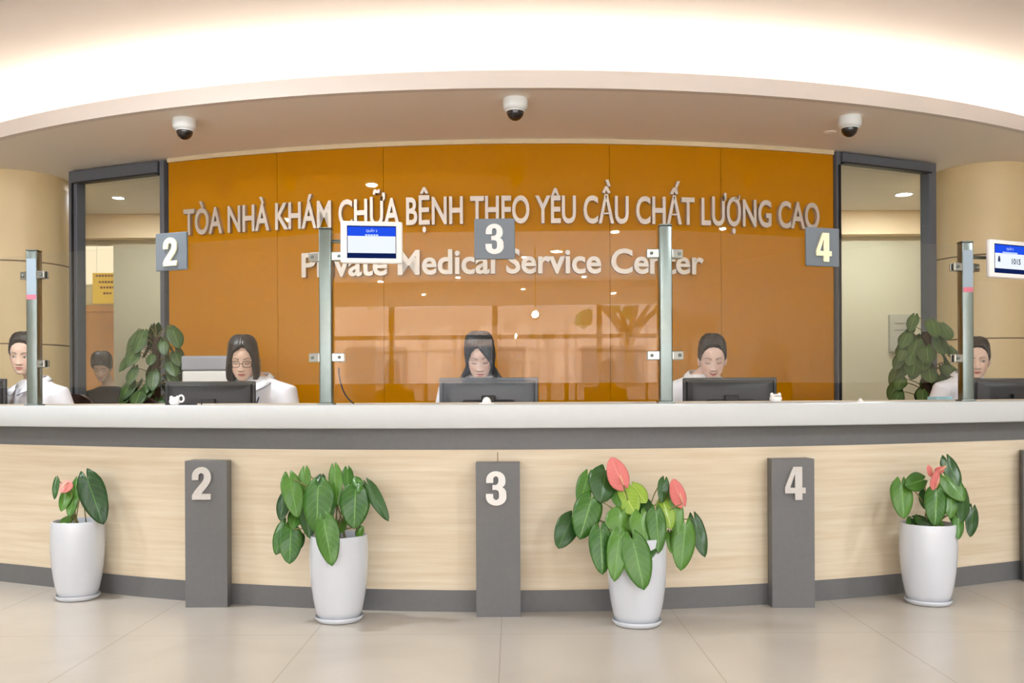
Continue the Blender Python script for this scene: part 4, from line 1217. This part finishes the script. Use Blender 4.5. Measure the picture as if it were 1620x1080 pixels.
def hair_shell(t, HM, st, tend, off, name='hair', ripple=.0012, nth=110, nk=30, fall=None, m=None):
    """shell over the skull from crown down to tend(th); below the widest level it hangs straight"""
    rows = []
    thick = .008
    def P(th, tt, o):
        tq = max(tt, .40)
        p = head_pt(th, min(tq, .999), o)
        if tt < .40:
            p.z = tt*HH
            if fall:
                dx, dy = fall(th, (.40 - tt)); p.x += dx; p.y += dy
        return p
    bm = BM()
    O, I = [], []
    for i in range(nth):
        th = -PI + 2*PI*i/nth
        te = tend(th); ro, ri = [], []
        for k in range(nk + 1):
            u = k/nk
            tt = 1 - (1 - te)*(u**1.25)
            rip = ripple*(math.sin(th*37 + u*3) + .6*math.sin(th*61 - u*5))
            o = off(th, tt)
            edge = 1 - .75*max(0, (u - .9)/.1)
            if k == 0:
                ro.append(bm.verts.new(HM @ V((0, 0, HH + off(0, 1.0)*1.25 + .010)))); ri.append(bm.verts.new(HM @ V((0, 0, HH - .004)))); continue
            ro.append(bm.verts.new(HM @ P(th, tt, max(.001, o*edge + rip)))); ri.append(bm.verts.new(HM @ P(th, tt, .0005)))
        O.append(ro); I.append(ri)
    for i in range(nth):
        j = (i + 1) % nth
        for k in range(nk):
            bm.faces.new((O[i][k], O[j][k], O[j][k+1], O[i][k+1])); bm.faces.new((I[i][k+1], I[j][k+1], I[j][k], I[i][k]))
        bm.faces.new((O[i][nk], O[j][nk], I[j][nk], I[i][nk]))
    bmesh.ops.remove_doubles(bm, verts=bm.verts, dist=1e-5)
    bmesh.ops.recalc_face_normals(bm, faces=bm.faces)
    return put(name, bm, m or st['hair'], t, smooth=True)
def lerp_table(a, T): return tab(a, T)
def hair_tied(bun):
    def f(t, HM, st):
        def tend(th):
            a = abs(th)
            return lerp_table(a, [(0, .865), (.35, .85), (.65, .79), (.88, .69), (1.05, .59), (1.25, .50), (1.6, .46), (1.9, .36), (2.4, .22), (PI, .20)])
        h = hair_shell(t, HM, st, tend, lambda th, tt: .008 + .010*sstep(.72, .98, tt) + .004*sstep(1.5, 2.6, abs(th)))
        if bun == 'bun':
            bm = BM(); ball(bm, (0, 0, 0), .042, (1, .8, 1), 20, 14)
            for v in bm.verts:
                v.co += v.co.normalized()*.0025*math.sin(v.co.z*240 + v.co.x*90)
            bmesh.ops.transform(bm, matrix=HM @ Matrix.Translation(V((0, .135, .10))), verts=bm.verts); put('hair_bun', bm, st['hair'], h, smooth=True)
        else:
            pts = [V((0, .11, .09)), V((-.03, .125, .06)), V((-.055, .11, .0)), V((-.062, .085, -.06)), V((-.066, .07, -.10))]
            bm = BM(); tube(bm, [HM @ p for p in pts], [.022, .026, .025, .018, .006], 14, round_end=True); put('ponytail', bm, st['hair'], h, smooth=True)
    return f
def hair_bob(t, HM, st):
    def tend(th):
        a = abs(th)
        part = .85 if th > 0 else .80
        return lerp_table(a, [(0, .86), (.25, part), (.55, .74), (.80, .56), (1.02, .22), (1.2, -.10), (1.6, -.16), (PI, -.14)])
    def off(th, tt):
        o = .012 + .008*sstep(.7, .98, tt)
        if abs(th) > .6: o += .016*sstep(.75, .25, tt)*sstep(.6, 1.2, abs(th))
        return o
    hair_shell(t, HM, st, tend, off, ripple=.0013, nk=40, fall=lambda th, dd: (-.045*math.sin(th)*max(0, dd - .30), 0))
def hair_long(t, HM, st):
    def tend(th):
        if th >= 0: T = [(0, .80), (.18, .72), (.45, .60), (.70, .50), (.95, .44), (1.15, .30), (1.35, -.25), (PI, -.5)]
        else: T = [(0, .84), (.30, .83), (.6, .74), (.85, .58), (1.05, .50), (1.22, .44), (1.42, -.22), (PI, -.5)]
        return lerp_table(abs(th), T)
    def off(th, tt):
        o = .012 + .014*sstep(.7, .98, tt)
        if th > -.25: o += .008*sstep(-.25, .5, th)*sstep(.9, .55, tt)*(1 - sstep(1.2, 2, th))
        return o + .010*sstep(.42, .0, tt)*sstep(1.0, 1.5, abs(th))
    hair_shell(t, HM, st, tend, off, ripple=.0014, nk=44, fall=lambda th, dd: (.10*math.sin(th)*max(0, dd - .1), -.02*max(0, dd)))
def hair_short(t, HM, st):
    def tend(th):
        return lerp_table(abs(th), [(0, .74), (.5, .72), (.9, .62), (1.3, .50), (1.8, .38), (PI, .14)])
    hair_shell(t, HM, st, tend, lambda th, tt: .014 + .012*sstep(.6, .95, tt), ripple=.003)
def glasses(t, HM):
    root = None
    for s in (-1, 1):
        pts = []
        for k in range(29):
            a = 2*PI*k/28; ca, sa = math.cos(a), math.sin(a)
            x = s*.0315 + .0235*math.copysign(abs(ca)**.7, ca); z = .099 + .0165*math.copysign(abs(sa)**.7, sa)
            pts.append(HM @ V((x, -.098 + .35*(abs(x)**2)*6, z)))
        bm = BM(); tube(bm, pts, .0017, 8, cap=False)
        if root is None: root = put('glasses', bm, M_specs, t, label='black-framed glasses')
        else: put('lens_rim', bm, M_specs, root)
        bm = BM(); tube(bm, [HM @ V((s*.055, -.091, .103)), HM @ V((s*.068, -.06, .106)), HM @ V((s*.078, .0, .106)), HM @ V((s*.079, .03, .098))], .0018, 6); put('temple', bm, M_specs, root)
    bm = BM(); tube(bm, [HM @ V((-.008, -.098, .102)), HM @ V((0, -.1005, .1045)), HM @ V((.008, -.098, .102))], .0016, 6); put('bridge', bm, M_specs, root)
def earrings(t, HM):
    for s in (-1, 1):
        bm = BM(); ball(bm, HM @ V((s*.074, -.004, .058)), .0065); tube(bm, [HM @ V((s*.072, 0, .078)), HM @ V((s*.074, -.004, .062))], .0014, 6)
        put('earring', bm, M_earring, t, smooth=True)
def lanyard(t, HM):
    bm = BM()
    tube(bm, bez(V((.075, -.09, 1.035)), V((.06, -.165, .99)), V((.04, -.165, .87)), 10), .004, 8); put('lanyard', bm, M_piping, t, smooth=True)
SK = dict(skin=(.70, .47, .36), blush=(.74, .38, .30), lips=(.52, .13, .12), mouth=(.16, .04, .035), brow=(.06, .04, .03), lid=(.45, .26, .20), lash=(.03, .02, .018), smile=.0, eyes='down', hair=M_hair_brown, group='women sitting at the counter')
def style(**k):
    d = dict(SK); d.update(k); return d
def seat(px_head, py_chin, d_head, rz, hyaw, pitch, roll, st, label, hair, lean=0.0, off=(0, 0), **kw):
    c = at(px_head, py_chin, d_head)                      # chin point in the photo
    # body is placed so that its neck base sits below and behind the chin
    hp = V((c.x, c.y + .075, c.z + .012*math.sin(pitch)))
    fx, fy = math.sin(rz), -math.cos(rz)                   # the way the body faces
    return person(hp.x - fx*.085 + off[0], hp.y - fy*.085 + off[1], rz, hp, hyaw - rz, pitch, roll, st, label, hair, **kw)
seat(28, 591, 5.48, -.35, .16, .10, .02, style(eyes='open', gaze=-.003, skin=(.72, .50, .40), hs=1.03), 'woman in a white collared shirt with hair tied back, behind the leftmost post', hair_tied('bun'), off=(.03, 0), ARMS=ARMS_LAP)
seat(379, 600, 5.02, -.15, .17, .20, .0, style(lips=(.48, .12, .12)), 'woman with a dark bob and black glasses in a white coat, looking down', hair_bob, extra=(glasses, lanyard), off=(.05, 0))
seat(759, 598, 4.95, .0, .04, .28, -.03, style(hair=M_hair_black, skin=(.76, .54, .46), lips=(.60, .24, .24)), 'woman with long black side-swept hair behind the middle monitor', hair_long, extra=(earrings,))
seat(1131, 599, 5.02, .1, -.12, .22, .0, style(smile=1.0, skin=(.74, .52, .44), hair=M_hair_brown), 'smiling woman with a low ponytail, looking down behind the monitor right of centre', hair_tied('tail'), off=(-.04, 0))
seat(1554, 598, 5.50, .35, -.38, .08, .0, style(eyes='open', gaze=.002, skin=(.72, .50, .40), hs=1.02), 'woman in white with hair tied back, behind the rightmost post', hair_tied('bun'), off=(-.02, 0), ARMS=ARMS_LAP)
c = at(166, 600, 8.3)
person(c.x + .02, 8.36, .25, V((c.x, 8.27, c.z)), -.1, .35, 0, style(group=None, skin=(.62, .42, .32)), 'person in black with short dark hair, bent forward in the room behind the left window', hair_short, shirt='black', collar=False)
PEOPLE = [o for o in bpy.data.objects if o.name.split('.')[0] == 'person']
def chair_for(i, top, label, dx=0.0, drz=0.0):
    o = PEOPLE[i]; chair(o.location.x + dx, o.location.y - .0, o.rotation_euler.z + drz, top, label)
chair_for(0, 1.01, 'dark office chair behind the woman at the left edge', .07, .1)
chair_for(1, .95, 'dark office chair under the woman with glasses')
chair_for(2, .93, 'dark office chair under the woman in the middle')
chair_for(3, .95, 'dark office chair under the woman with the low ponytail')
chair_for(4, .95, 'dark office chair under the woman at the right edge')
chair(at(194, 640, 5.85).x, 5.85, -.2, .995, 'empty dark office chair before the left climber')
chair_for(5, .9, 'dark office chair under the person in black')

# ================================================================== STREET outside the glazed front (seen in reflections)
bm = BM(); box(bm, (0, -24.2, -.06), (80, 30, .1)); struct('ground_street', bm, mat('pavement', (216, 214, 212), .8, noise=(.6, .06)))
bt = thing('building', 'pale building across the street, seen only in reflections', 'building', (0, -30, 0))
bm = BM(); box(bm, (0, -.2, 3.0), (70, .4, 6.0)); put('facade', bm, mat('facade_render', (150, 126, 110), .8, noise=(.3, .08)), bt)
mw = mat('dark_window', (70, 66, 66), .3)
for k in range(14):
    bm = BM(); box(bm, (-32.5 + k*5, .05, 2.4), (2.6, .1, 1.5)); put('window', bm, mw, bt)
rt = random.Random(4)
def street_tree(x, y, h, label):
    t = thing('tree', label, 'tree', (x, y, 0))
    mb = mat('bark', (96, 78, 62), .9); mf = mat('crown', (92, 108, 62), .8, noise=(3, .3))
    bm = BM(); tube(bm, [(0, 0, 0), (.03, 0, 1.4), (0, .02, 2.4)], [.16, .13, .11], 12)
    tips = []
    for k in range(6):
        a = k*PI/3 + .3; p = V((1.3*math.cos(a), 1.1*math.sin(a), h*.62 + .3*(k % 2))); tips.append(p)
        tube(bm, bez((0, .02, 2.2), (.3*math.cos(a), .3*math.sin(a), 3.0), p, 6), [.09, .08, .07, .06, .05, .04, .03], 8)
    put('trunk', bm, mb, t, smooth=True)
    bm = BM()
    for k in range(150):
        p = rt.choice(tips) + V((rt.gauss(0, .5), rt.gauss(0, .5), rt.gauss(.5, .4)))
        g = bmesh.ops.create_icosphere(bm, subdivisions=1, radius=rt.uniform(.12, .26)); bmesh.ops.translate(bm, verts=g['verts'], vec=p)
    put('crown', bm, mf, t, smooth=True)
for k, (x, y, h) in enumerate(((-6.5, -14, 5.6), (1.9, -13.5, 5.4), (7.5, -15, 6.0))):
    street_tree(x, y, h, ('left', 'middle', 'right')[k] + ' of the street trees seen only in reflections')

# ================================================================== DAYLIGHT, CAMERA
w = bpy.data.worlds.new('World'); SC.world = w; w.use_nodes = True
bg = w.node_tree.nodes['Background']; bg.inputs['Color'].default_value = (.80, .885, 1.0, 1); bg.inputs['Strength'].default_value = SKY
for k in range(4):
    li = bpy.data.lights.new('daylight_portal', 'AREA'); li.shape = 'RECTANGLE'; li.size = 4.0; li.size_y = 2.5
    li.cycles.is_portal = True
    o = bpy.data.objects.new('daylight_portal', li); COL.objects.link(o); o.location = (-6 + 4*k, -9.0, 1.53); o.rotation_euler = (PI/2, 0, 0); 
cam = bpy.data.cameras.new('camera'); co = bpy.data.objects.new('camera', cam); COL.objects.link(co)
cam.sensor_width = 36.0; cam.sensor_fit = 'HORIZONTAL'; cam.lens = FPX/1620*36.0
cam.shift_y = (HOR - 540)/1620.0
cam.clip_start = .05; cam.clip_end = 100
co.matrix_world = Matrix.Translation(V((0, 0, CAMH))) @ Matrix.Rotation(ROLL, 4, 'Y') @ Matrix.Rotation(PI/2, 4, 'X')
SC.camera = co
vs = SC.view_settings
SC.display_settings.display_device = 'sRGB'
vs.view_transform = 'Standard'; vs.look = 'None'; vs.gamma = 1.0; vs.use_curve_mapping = False
vs.exposure = EXPO
SC.cycles.max_bounces = 10; SC.cycles.diffuse_bounces = 5; SC.cycles.glossy_bounces = 5; SC.cycles.transparent_max_bounces = 16
SC.cycles.sample_clamp_indirect = 6.0
SC.cycles.caustics_reflective = False; SC.cycles.caustics_refractive = False
